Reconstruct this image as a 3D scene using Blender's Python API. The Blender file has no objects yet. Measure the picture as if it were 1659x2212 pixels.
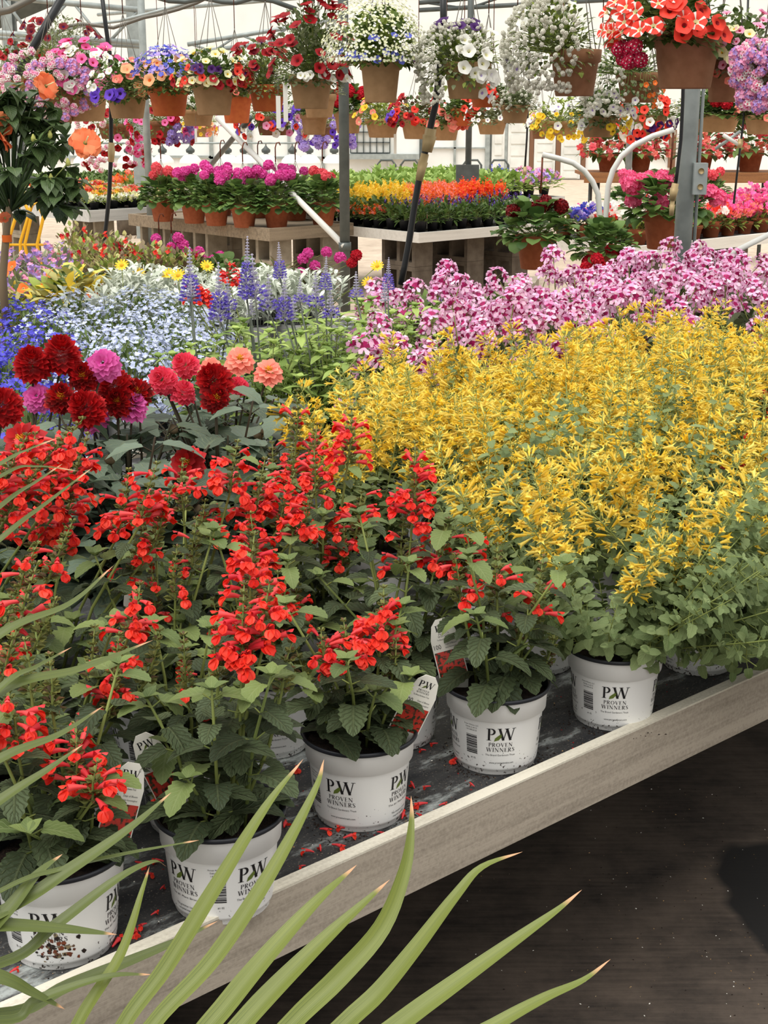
import bpy, math, random
from mathutils import Vector as V, Matrix, Euler
R=random.Random(7)
def lin(h,a=1):
    h=h.lstrip('#'); o=[]
    for i in (0,2,4):
        c=int(h[i:i+2],16)/255; o.append(c/12.92 if c<=.04045 else ((c+.055)/1.055)**2.4)
    return (*o,a)
sc=bpy.context.scene
COL=sc.collection
# ---------------------------------------------------------------- camera
W,H,F=1659.,2212.,3067.
YH,CZ=219.,1.55
PITCH=math.atan((H/2-YH)/F); CP,SP=math.cos(PITCH),math.sin(PITCH)
cd=bpy.data.cameras.new('camera'); cam=bpy.data.objects.new('camera',cd); COL.objects.link(cam)
cam.location=(0,0,CZ); cam.rotation_euler=(math.pi/2-PITCH,0,0)
cd.sensor_fit='VERTICAL'; cd.sensor_height=24; cd.lens=24*F/H; cd.clip_start=.05; cd.clip_end=300
sc.camera=cam
# ---------------------------------------------------------------- world, light, exposure
w=bpy.data.worlds.new('overcast'); sc.world=w; w.use_nodes=True
nt=w.node_tree; bg=nt.nodes['Background']; tc=nt.nodes.new('ShaderNodeTexCoord'); sx=nt.nodes.new('ShaderNodeSeparateXYZ'); cr=nt.nodes.new('ShaderNodeValToRGB')
nt.links.new(tc.outputs['Generated'],sx.inputs[0]); nt.links.new(sx.outputs['Z'],cr.inputs[0]); nt.links.new(cr.outputs[0],bg.inputs[0])
cr.color_ramp.elements[0].position=0.0; cr.color_ramp.elements[0].color=(.40,.39,.37,1)
cr.color_ramp.elements[1].position=.75; cr.color_ramp.elements[1].color=(1,.985,.95,1)
bg.inputs[1].default_value=1.15
sd=bpy.data.lights.new('sun','SUN'); sd.energy=1.7; sd.angle=math.radians(50); sd.color=(1,.97,.92)
so=bpy.data.objects.new('sun',sd); so.rotation_euler=Euler((math.radians(22),math.radians(-14),0)); COL.objects.link(so)
sc.view_settings.view_transform='Standard'; sc.view_settings.look='None'; sc.view_settings.gamma=1; sc.view_settings.exposure=.45
sc.view_settings.use_curve_mapping=False
cy=sc.cycles; cy.max_bounces=7; cy.diffuse_bounces=3; cy.glossy_bounces=2; cy.transmission_bounces=4; cy.transparent_max_bounces=6; cy.adaptive_threshold=.02
# ---------------------------------------------------------------- pixel -> place helpers
def ray(x,y):
    u=(x-W/2)/F; v=(y-H/2)/F
    return V((u,CP-v*SP,-SP-v*CP))
def atz(x,y,z): r=ray(x,y); return V((0,0,CZ))+r*((z-CZ)/r.z)
def atY(x,y,Y): r=ray(x,y); return V((0,0,CZ))+r*(Y/r.y)
def px(p):
    d=V(p)-V((0,0,CZ)); zc=d.y*CP-d.z*SP; yc=-(d.y*SP+d.z*CP); return W/2+F*d.x/zc,H/2+F*yc/zc
O2=V((-.42,1.34,0)); DD=V((.936,.839,0)).normalized(); NN=V((-DD.y,DD.x,0))
AX=math.atan2(DD.y,DD.x)
def ST(s,t,z): p=O2+DD*s+NN*t; p.z=z; return p
def inv(p): q=V((p[0],p[1],0))-O2; return q.dot(DD),q.dot(NN)
BZ=.59
# ---------------------------------------------------------------- materials
def newmat(n):
    m=bpy.data.materials.new(n); m.use_nodes=True; return m,m.node_tree.nodes,m.node_tree.links,m.node_tree.nodes['Principled BSDF']
def simple(n,c,rough=.6,metal=0,noise=0,scale=20,c2=None,spec=.4,bump=0):
    m,N,L,b=newmat(n); b.inputs['Roughness'].default_value=rough; b.inputs['Metallic'].default_value=metal; b.inputs['Specular IOR Level'].default_value=spec
    b.inputs['Base Color'].default_value=lin(c)
    if c2 or bump:
        tc=N.new('ShaderNodeTexCoord'); nz=N.new('ShaderNodeTexNoise'); nz.inputs['Scale'].default_value=scale; nz.inputs['Detail'].default_value=6
        L.new(tc.outputs['Object'],nz.inputs['Vector'])
        if c2:
            mx=N.new('ShaderNodeMix'); mx.data_type='RGBA'; mr=N.new('ShaderNodeMapRange'); mr.inputs[1].default_value=.35; mr.inputs[2].default_value=.65
            L.new(nz.outputs[0],mr.inputs[0]); L.new(mr.outputs[0],mx.inputs[0]); mx.inputs[6].default_value=lin(c); mx.inputs[7].default_value=lin(c2); L.new(mx.outputs[2],b.inputs['Base Color'])
        if bump:
            bp=N.new('ShaderNodeBump'); bp.inputs['Strength'].default_value=bump; bp.inputs['Distance'].default_value=.01; L.new(nz.outputs[0],bp.inputs['Height']); L.new(bp.outputs[0],b.inputs['Normal'])
    return m
def plant(n,c1,c2,rough=.55,trans=.25,vein=0,spec=.3):
    """leaf or petal: colour varies from leaf to leaf, a little light passes through"""
    m,N,L,b=newmat(n); b.inputs['Roughness'].default_value=rough; b.inputs['Specular IOR Level'].default_value=spec
    g=N.new('ShaderNodeNewGeometry'); mx=N.new('ShaderNodeMix'); mx.data_type='RGBA'
    L.new(g.outputs['Random Per Island'],mx.inputs[0]); mx.inputs[6].default_value=lin(c1); mx.inputs[7].default_value=lin(c2)
    col=mx.outputs[2]
    if vein:
        uv=N.new('ShaderNodeUVMap'); s=N.new('ShaderNodeSeparateXYZ'); L.new(uv.outputs[0],s.inputs[0])
        def mt(op,a,bb=None):
            k=N.new('ShaderNodeMath'); k.operation=op
            for i,q in enumerate((a,bb)):
                if q is None: continue
                if isinstance(q,(int,float)): k.inputs[i].default_value=q
                else: L.new(q,k.inputs[i])
            return k.outputs[0]
        a=mt('ABSOLUTE',mt('SUBTRACT',s.outputs[1],.5))
        side=mt('SUBTRACT',mt('MULTIPLY',s.outputs[0],7.0),mt('MULTIPLY',a,4.5))
        tri=mt('ABSOLUTE',mt('SUBTRACT',mt('FRACT',side),.5))
        mid=mt('MULTIPLY',a,14.0)
        v=mt('MINIMUM',mt('MULTIPLY',tri,6.0),mid); v=mt('MINIMUM',v,1.0)
        mr=N.new('ShaderNodeMix'); mr.data_type='RGBA'; L.new(v,mr.inputs[0])
        hs=N.new('ShaderNodeMix'); hs.data_type='RGBA'; hs.inputs[0].default_value=.17; L.new(col,hs.inputs[6]); hs.inputs[7].default_value=lin('#B9C48C')
        L.new(hs.outputs[2],mr.inputs[6]); L.new(col,mr.inputs[7]); col=mr.outputs[2]
        tcn=N.new('ShaderNodeTexCoord'); nz=N.new('ShaderNodeTexNoise'); nz.inputs['Scale'].default_value=160; L.new(tcn.outputs['Object'],nz.inputs['Vector'])
        bp=N.new('ShaderNodeBump'); bp.inputs['Strength'].default_value=vein; bp.inputs['Distance'].default_value=.004
        L.new(mt('ADD',v,mt('MULTIPLY',nz.outputs[0],.8)),bp.inputs['Height']); L.new(bp.outputs[0],b.inputs['Normal'])
    L.new(col,b.inputs['Base Color'])
    if trans:
        t=N.new('ShaderNodeBsdfTranslucent'); L.new(col,t.inputs[0]); ms=N.new('ShaderNodeMixShader'); ms.inputs[0].default_value=trans
        L.new(b.outputs[0],ms.inputs[1]); L.new(t.outputs[0],ms.inputs[2]); L.new(ms.outputs[0],N['Material Output'].inputs[0])
    return m
M={}
def P_(k,*a,**kw): M[k]=plant(k,*a,**kw)
P_('salvia_leaf','#36422C','#5E6C4A',vein=.8,rough=.6)
P_('salvia_young','#586A3C','#7C8C50',vein=.3)
P_('salvia_red','#E01812','#FF4C34',trans=.3,rough=.45)
P_('salvia_tube','#E02C3C','#FA5C5C',trans=.3,rough=.5)
P_('calyx','#5E6838','#8C8C4A')
P_('calyx_dark','#5A4A30','#7A5A3A')
P_('mint_leaf','#56693C','#8A9A66',vein=.3,rough=.6)
P_('mint_stem','#7C8C4C','#9CA65C')
P_('mint_yellow','#FFD83A','#FFEA78',trans=.3,rough=.5)
P_('mint_orange','#FFD44C','#FFE470',trans=.35)
P_('mint_bud','#A8B05C','#D2D078')
P_('dahlia_leaf','#3C4C3A','#748672',vein=.4,rough=.5,spec=.5)
P_('dahlia_stem','#4A3A2C','#3A3A28')
P_('dahlia_red','#8E0A10','#CC181C',trans=.2)
P_('dahlia_dark','#6A0F12','#941A1A',trans=.2)
P_('dahlia_magenta','#D0489C','#EE78C0',trans=.3)
P_('dahlia_pink','#E83A5C','#FA6A80',trans=.3)
P_('dahlia_coral','#FA8474','#FFAE98',trans=.3)
P_('gold_centre','#E8A020','#F6C83C')
P_('blue_leaf','#7A964A','#B4C86E',vein=.3)
P_('spike_blue','#6A56C8','#9484E4',trans=.25)
P_('spike_grey','#BAB6CA','#E2DFEC',trans=.2)
P_('spike_stem','#5C645E','#7C8474')
P_('lobelia_leaf','#4C6030','#7C9050')
P_('lobelia_sky','#B0BCE6','#E6ECFC',trans=.3)
P_('lobelia_deep','#4640C4','#6C68DE',trans=.3)
P_('silver_leaf','#B4BCAA','#E4E8DC',rough=.75,trans=.15)
P_('pel_leaf','#4A5634','#74805A')
P_('pel_pink','#EFA6D6','#FCE2F2',trans=.3)
P_('pel_blotch','#8E1450','#B8206A',trans=.2)
P_('ger_leaf','#3E5C2E','#7E9C54',rough=.55)
P_('ger_magenta','#DC3C9C','#F66CC4',trans=.3)
P_('ger_red','#B80E24','#E02038',trans=.25)
P_('ger_dark','#6A0C14','#9A141C',trans=.2)
P_('ger_coral','#E84858','#F87A84',trans=.3)
P_('ger_rose','#EE5088','#FF86AE',trans=.3)
P_('leaf_mid','#3E5428','#78904A')
P_('leaf_light','#6E8438','#A8B85C')
P_('leaf_grey','#6A7450','#98A27C')
P_('leaf_lime','#7E9C48','#B0C470')
P_('leaf_varieg','#A4A05C','#D4CC8C')
P_('leaf_bronze','#6A5040','#A09070')
P_('hib_leaf','#2C4024','#5E7846',rough=.4,spec=.55,vein=.25)
P_('hib_orange','#FA7A48','#FF9E6C',trans=.3)
P_('f_white','#F0EEE4','#FFFFF8',trans=.3)
P_('f_cream','#F0ECA8','#FBF8D0',trans=.3)
P_('f_alyssum','#C8C6B4','#F0EEE2',trans=.25)
P_('f_froth','#D8DCA4','#F6F6D8',trans=.3)
P_('f_red','#D01820','#F23A30',trans=.3)
P_('f_scarlet','#F03028','#FF5640',trans=.3)
P_('f_dark_red','#7E0A16','#B8141E',trans=.25)
P_('f_maroon','#5A0C18','#86141E',trans=.25)
P_('f_hot_pink','#F04C9A','#FF7EBC',trans=.3)
P_('f_pink','#F08CB8','#FBC0DA',trans=.3)
P_('f_lavender','#A88CDC','#CDB8F0',trans=.3)
P_('f_violet','#5A2EB4','#7A52D8',trans=.3)
P_('f_plum','#34104C','#4E1C6C',trans=.2)
P_('f_blue','#4A54C8','#7880E6',trans=.3)
P_('f_peach','#F8A468','#FFC898',trans=.3)
P_('f_orange','#F0601C','#FF8838',trans=.3)
P_('f_yellow','#F4C41C','#FFE04A',trans=.3)
P_('f_salmon','#F07464','#FFA08C',trans=.3)
P_('f_crimson','#B81440','#DC2C5C',trans=.3)
M['pot_black']=simple('pot_black','#22242A',.45)
M['black_plastic']=simple('black_plastic','#17171A',.5)
M['soil']=simple('soil','#1C1512',.95,c2='#3A2A20',scale=300,bump=.8)
M['ink']=simple('ink','#151316',.5)
M['ink_grey']=simple('ink_grey','#3A373A',.5)
M['logo_leaf']=simple('logo_leaf','#5E6E2C',.5)
M['tag_white']=simple('tag_white','#E9E6DC',.45)
M['terracotta']=simple('terracotta','#8C4829',.8,c2='#9C5636',scale=30)
M['terracotta_bright']=simple('terracotta_bright','#BC5A2C',.75,c2='#C86834',scale=30)
M['pot_tan']=simple('pot_tan','#A8835C',.75,c2='#B48E66',scale=25)
M['pot_brown']=simple('pot_brown','#8E6444',.75,c2='#9C7050',scale=25)
M['steel']=simple('steel','#929A98',.5,metal=.2,c2='#A6AEAC',scale=12)
M['steel_dark']=simple('steel_dark','#4E5452',.5,metal=.2,c2='#5A605E',scale=12)
M['white_pipe']=simple('white_pipe','#D8D8D2',.4)
M['hose']=simple('hose','#1E2022',.4)
M['brass']=simple('brass','#B09A70',.5,metal=.3)
M['rust']=simple('rust','#7A3E24',.8,c2='#4E2A1C',scale=60)
M['wire']=simple('wire','#6E6A62',.5,metal=.4)
M['concrete_block']=simple('concrete_block','#8E8474',.95,c2='#A69C8A',scale=14,bump=.4)
M['concrete_block_shaded']=simple('concrete_block_shaded','#5A5046',.95,c2='#6E6458',scale=14,bump=.4)  # darker copy of the block colour, shade under the benches painted in
M['wood_brown']=simple('wood_brown','#7A4E30',.8,c2='#96643E',scale=9)
M['lamp_white']=simple('lamp_white','#ECEBE4',.35)
M['yellow_paint']=simple('yellow_paint','#E0A81E',.5)
M['wicker']=simple('wicker','#8A6A44',.9,c2='#B8986A',scale=90)
M['wall_white']=simple('wall_white','#F0F1EE',.7,c2='#E6E8E4',scale=2)
M['wall_wood']=simple('wall_wood','#7C5A44',.85)
M['panel_white']=simple('panel_white','#ECEDE8',.5,c2='#D4D6D0',scale=3)
M['kick_wall']=simple('kick_wall','#9C9C90',.8)
def grainwood(n,c1,c2,sx_=2.,sy=60.,rough=.8):
    m,N,L,b=newmat(n); b.inputs['Roughness'].default_value=rough
    tc=N.new('ShaderNodeTexCoord'); mp=N.new('ShaderNodeMapping'); mp.inputs['Scale'].default_value=(sx_,sy,sy)
    nz=N.new('ShaderNodeTexNoise'); nz.inputs['Scale'].default_value=1; nz.inputs['Detail'].default_value=8; nz.inputs['Roughness'].default_value=.65
    n2=N.new('ShaderNodeTexNoise'); n2.inputs['Scale'].default_value=220; n2.inputs['Detail'].default_value=3
    cr=N.new('ShaderNodeValToRGB'); cr.color_ramp.elements[0].position=.25; cr.color_ramp.elements[1].position=.6
    cr.color_ramp.elements[0].color=lin(c1); cr.color_ramp.elements[1].color=lin(c2)
    L.new(tc.outputs['Object'],mp.inputs[0]); L.new(mp.outputs[0],nz.inputs['Vector']); L.new(tc.outputs['Object'],n2.inputs['Vector']); 
    ad=N.new('ShaderNodeMath'); ad.operation='MULTIPLY_ADD'; L.new(n2.outputs[0],ad.inputs[0]); ad.inputs[1].default_value=.45; sb=N.new('ShaderNodeMath'); sb.operation='SUBTRACT'; L.new(nz.outputs[0],sb.inputs[0]); sb.inputs[1].default_value=.2; L.new(sb.outputs[0],ad.inputs[2])
    L.new(ad.outputs[0],cr.inputs[0]); L.new(cr.outputs[0],b.inputs['Base Color'])
    bp=N.new('ShaderNodeBump'); bp.inputs['Strength'].default_value=.25; bp.inputs['Distance'].default_value=.003; L.new(ad.outputs[0],bp.inputs['Height']); L.new(bp.outputs[0],b.inputs['Normal'])
    return m
M['rail_paint']=grainwood('rail_paint','#81776A','#A99E8F',3.,70.)
M['rail_edge']=grainwood('rail_edge','#B4AC9C','#D8D2C2',4.,60.)
M['rail_white']=grainwood('rail_white','#C9C4BA','#E0DCD4',1.5,30.)
M['rail_grey']=grainwood('rail_grey','#A6A6A2','#C4C4C0',1.5,30.)
M['timber_grey']=grainwood('timber_grey','#5E5244','#94846E',1.2,35.)
M['timber_shelf']=grainwood('timber_shelf','#6A4226','#9C6A40',1.2,35.)
def mk_potwhite():
    m,N,L,b=newmat('pot_white'); b.inputs['Roughness'].default_value=.38; b.inputs['Specular IOR Level'].default_value=.5
    tc=N.new('ShaderNodeTexCoord'); oi=N.new('ShaderNodeObjectInfo'); ad=N.new('ShaderNodeVectorMath'); ad.operation='ADD'
    L.new(tc.outputs['Object'],ad.inputs[0]); L.new(oi.outputs['Location'],ad.inputs[1])
    nz=N.new('ShaderNodeTexNoise'); nz.inputs['Scale'].default_value=210; nz.inputs['Detail'].default_value=3; L.new(ad.outputs[0],nz.inputs['Vector'])
    n2=N.new('ShaderNodeTexNoise'); n2.inputs['Scale'].default_value=18; n2.inputs['Detail'].default_value=2; L.new(ad.outputs[0],n2.inputs['Vector'])
    sp=N.new('ShaderNodeSeparateXYZ'); L.new(tc.outputs['Object'],sp.inputs[0])
    mr=N.new('ShaderNodeMapRange'); L.new(sp.outputs[2],mr.inputs[0]); mr.inputs[1].default_value=.0; mr.inputs[2].default_value=.07; mr.inputs[3].default_value=.15; mr.inputs[4].default_value=-.1
    a1=N.new('ShaderNodeMath'); a1.operation='ADD'; L.new(nz.outputs[0],a1.inputs[0]); L.new(mr.outputs[0],a1.inputs[1])
    a2=N.new('ShaderNodeMath'); a2.operation='MULTIPLY_ADD'; L.new(n2.outputs[0],a2.inputs[0]); a2.inputs[1].default_value=.35; L.new(a1.outputs[0],a2.inputs[2])
    cr=N.new('ShaderNodeValToRGB'); cr.color_ramp.elements[0].position=.90; cr.color_ramp.elements[0].color=lin('#F0F0EE'); cr.color_ramp.elements[1].position=.96; cr.color_ramp.elements[1].color=lin('#3A2C24')
    L.new(a2.outputs[0],cr.inputs[0]); L.new(cr.outputs[0],b.inputs['Base Color']); return m
M['pot_white']=mk_potwhite()
def mk_fabric():
    m,N,L,b=newmat('bench_fabric'); b.inputs['Roughness'].default_value=.6; b.inputs['Specular IOR Level'].default_value=.35
    tc=N.new('ShaderNodeTexCoord'); n1=N.new('ShaderNodeTexNoise'); n1.inputs['Scale'].default_value=5; n1.inputs['Detail'].default_value=9; n1.inputs['Roughness'].default_value=.72
    mp=N.new('ShaderNodeMapping'); mp.inputs['Scale'].default_value=(1,2.6,1); L.new(tc.outputs['Object'],mp.inputs[0]); L.new(mp.outputs[0],n1.inputs['Vector'])
    n2=N.new('ShaderNodeTexNoise'); n2.inputs['Scale'].default_value=320; n2.inputs['Detail'].default_value=2; L.new(tc.outputs['Object'],n2.inputs['Vector'])
    c1=N.new('ShaderNodeValToRGB'); e=c1.color_ramp.elements; e[0].position=.40; e[0].color=lin('#26272A'); e[1].position=.63; e[1].color=lin('#A4AAA8')
    x=e.new(.53); x.color=lin('#3C3C3C')
    L.new(n1.outputs[0],c1.inputs[0])
    c2=N.new('ShaderNodeValToRGB'); c2.color_ramp.elements[0].position=.62; c2.color_ramp.elements[0].color=(0,0,0,1); c2.color_ramp.elements[1].position=.74; c2.color_ramp.elements[1].color=(1,1,1,1); L.new(n2.outputs[0],c2.inputs[0])
    mx=N.new('ShaderNodeMix'); mx.data_type='RGBA'; L.new(c2.outputs[0],mx.inputs[0]); L.new(c1.outputs[0],mx.inputs[6]); mx.inputs[7].default_value=lin('#7E766A')
    L.new(mx.outputs[2],b.inputs['Base Color']); bp=N.new('ShaderNodeBump'); bp.inputs['Strength'].default_value=.5; bp.inputs['Distance'].default_value=.004; L.new(n1.outputs[0],bp.inputs['Height']); L.new(bp.outputs[0],b.inputs['Normal'])
    return m
M['bench_fabric']=mk_fabric()
def mk_floor():
    """concrete floor: dry and pale far in, damp by the near bench with under-bench shade painted in (the puddle has its own outline)"""
    m,N,L,b=newmat('floor_concrete'); tc=N.new('ShaderNodeTexCoord')
    mp=N.new('ShaderNodeMapping'); mp.inputs['Rotation'].default_value=(0,0,math.radians(-30)); mp.inputs['Scale'].default_value=(6,110,1); L.new(tc.outputs['Object'],mp.inputs[0])
    ns=N.new('ShaderNodeTexNoise'); ns.inputs['Scale'].default_value=1; ns.inputs['Detail'].default_value=5; L.new(mp.outputs[0],ns.inputs['Vector'])
    n1=N.new('ShaderNodeTexNoise'); n1.inputs['Scale'].default_value=5; n1.inputs['Detail'].default_value=8; n1.inputs['Roughness'].default_value=.7; L.new(tc.outputs['Object'],n1.inputs['Vector'])
    av=N.new('ShaderNodeMath'); av.operation='MULTIPLY_ADD'; L.new(ns.outputs[0],av.inputs[0]); av.inputs[1].default_value=.35; L.new(n1.outputs[0],av.inputs[2])
    shaded_wet=N.new('ShaderNodeValToRGB'); e=shaded_wet.color_ramp.elements; e[0].position=.45; e[0].color=lin('#1E1916'); e[1].position=.85; e[1].color=lin('#5E5248'); L.new(av.outputs[0],shaded_wet.inputs[0])  # damp concrete tone, darkened to carry the shade under the near bench
    dry=N.new('ShaderNodeValToRGB'); e=dry.color_ramp.elements; e[0].position=.4; e[0].color=lin('#A08C78'); e[1].position=.8; e[1].color=lin('#CDBBA6'); L.new(av.outputs[0],dry.inputs[0])
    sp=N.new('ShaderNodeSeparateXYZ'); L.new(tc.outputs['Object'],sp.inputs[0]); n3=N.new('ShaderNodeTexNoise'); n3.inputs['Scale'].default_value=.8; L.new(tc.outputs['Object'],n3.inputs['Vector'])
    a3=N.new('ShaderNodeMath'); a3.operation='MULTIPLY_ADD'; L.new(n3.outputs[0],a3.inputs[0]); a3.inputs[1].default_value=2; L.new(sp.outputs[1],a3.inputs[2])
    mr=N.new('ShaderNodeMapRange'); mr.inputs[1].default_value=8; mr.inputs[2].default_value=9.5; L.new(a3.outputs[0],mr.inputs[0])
    mx=N.new('ShaderNodeMix'); mx.data_type='RGBA'; L.new(mr.outputs[0],mx.inputs[0]); L.new(shaded_wet.outputs[0],mx.inputs[6]); L.new(dry.outputs[0],mx.inputs[7])
    # puddle outline
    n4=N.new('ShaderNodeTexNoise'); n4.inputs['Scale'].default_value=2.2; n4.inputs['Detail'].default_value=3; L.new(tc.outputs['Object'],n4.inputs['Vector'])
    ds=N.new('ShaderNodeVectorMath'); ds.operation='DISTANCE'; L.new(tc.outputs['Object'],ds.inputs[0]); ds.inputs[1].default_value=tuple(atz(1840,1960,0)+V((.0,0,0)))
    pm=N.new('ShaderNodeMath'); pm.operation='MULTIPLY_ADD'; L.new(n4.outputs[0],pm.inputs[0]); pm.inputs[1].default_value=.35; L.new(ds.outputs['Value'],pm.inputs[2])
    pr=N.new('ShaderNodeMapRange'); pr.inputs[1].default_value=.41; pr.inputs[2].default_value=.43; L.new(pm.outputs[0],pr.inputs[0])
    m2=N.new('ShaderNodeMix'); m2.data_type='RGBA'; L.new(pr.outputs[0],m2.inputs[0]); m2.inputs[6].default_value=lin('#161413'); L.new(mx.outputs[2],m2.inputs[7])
    L.new(m2.outputs[2],b.inputs['Base Color']); b.inputs['Roughness'].default_value=.75
    bp=N.new('ShaderNodeBump'); bp.inputs['Strength'].default_value=.35; bp.inputs['Distance'].default_value=.006; L.new(av.outputs[0],bp.inputs['Height']); L.new(bp.outputs[0],b.inputs['Normal'])
    return m
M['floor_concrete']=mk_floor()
def mk_strap(nm,ca,cb):
    m,N,L,b=newmat(nm); b.inputs['Roughness'].default_value=.45
    uv=N.new('ShaderNodeUVMap'); s=N.new('ShaderNodeSeparateXYZ'); L.new(uv.outputs[0],s.inputs[0])
    mp=N.new('ShaderNodeMapping'); mp.inputs['Scale'].default_value=(3,60,1); L.new(uv.outputs[0],mp.inputs[0]); nz=N.new('ShaderNodeTexNoise'); nz.inputs['Scale'].default_value=1; nz.inputs['Detail'].default_value=4; L.new(mp.outputs[0],nz.inputs['Vector'])
    c=N.new('ShaderNodeValToRGB'); e=c.color_ramp.elements; e[0].position=.3; e[0].color=lin(ca); e[1].position=.7; e[1].color=lin(cb); L.new(nz.outputs[0],c.inputs[0])
    t=N.new('ShaderNodeValToRGB'); e=t.color_ramp.elements; e[0].position=.955; e[0].color=(0,0,0,1); e[1].position=.975; e[1].color=(1,1,1,1); L.new(s.outputs[0],t.inputs[0])
    mx=N.new('ShaderNodeMix'); mx.data_type='RGBA'; L.new(t.outputs[0],mx.inputs[0]); L.new(c.outputs[0],mx.inputs[6]); mx.inputs[7].default_value=lin('#D0A078'); L.new(mx.outputs[2],b.inputs['Base Color'])
    tr=N.new('ShaderNodeBsdfTranslucent'); L.new(mx.outputs[2],tr.inputs[0]); ms=N.new('ShaderNodeMixShader'); ms.inputs[0].default_value=.2; L.new(b.outputs[0],ms.inputs[1]); L.new(tr.outputs[0],ms.inputs[2]); L.new(ms.outputs[0],N['Material Output'].inputs[0])
    return m
M['strap_leaf']=mk_strap('strap_leaf','#4E5E20','#868F3C'); M['strap_dark']=mk_strap('strap_dark','#3E4C24','#6E7A36')
def mk_tagpic():
    m,N,L,b=newmat('tag_picture'); b.inputs['Roughness'].default_value=.4
    tc=N.new('ShaderNodeTexCoord'); vo=N.new('ShaderNodeTexNoise'); vo.inputs['Scale'].default_value=190; vo.inputs['Detail'].default_value=3; L.new(tc.outputs['Object'],vo.inputs['Vector'])
    c=N.new('ShaderNodeValToRGB'); e=c.color_ramp.elements; e[0].position=.44; e[0].color=lin('#27321C'); e[1].position=.52; e[1].color=lin('#C43426'); L.new(vo.outputs[0],c.inputs[0]); L.new(c.outputs[0],b.inputs['Base Color']); return m
M['tag_picture']=mk_tagpic()
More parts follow.
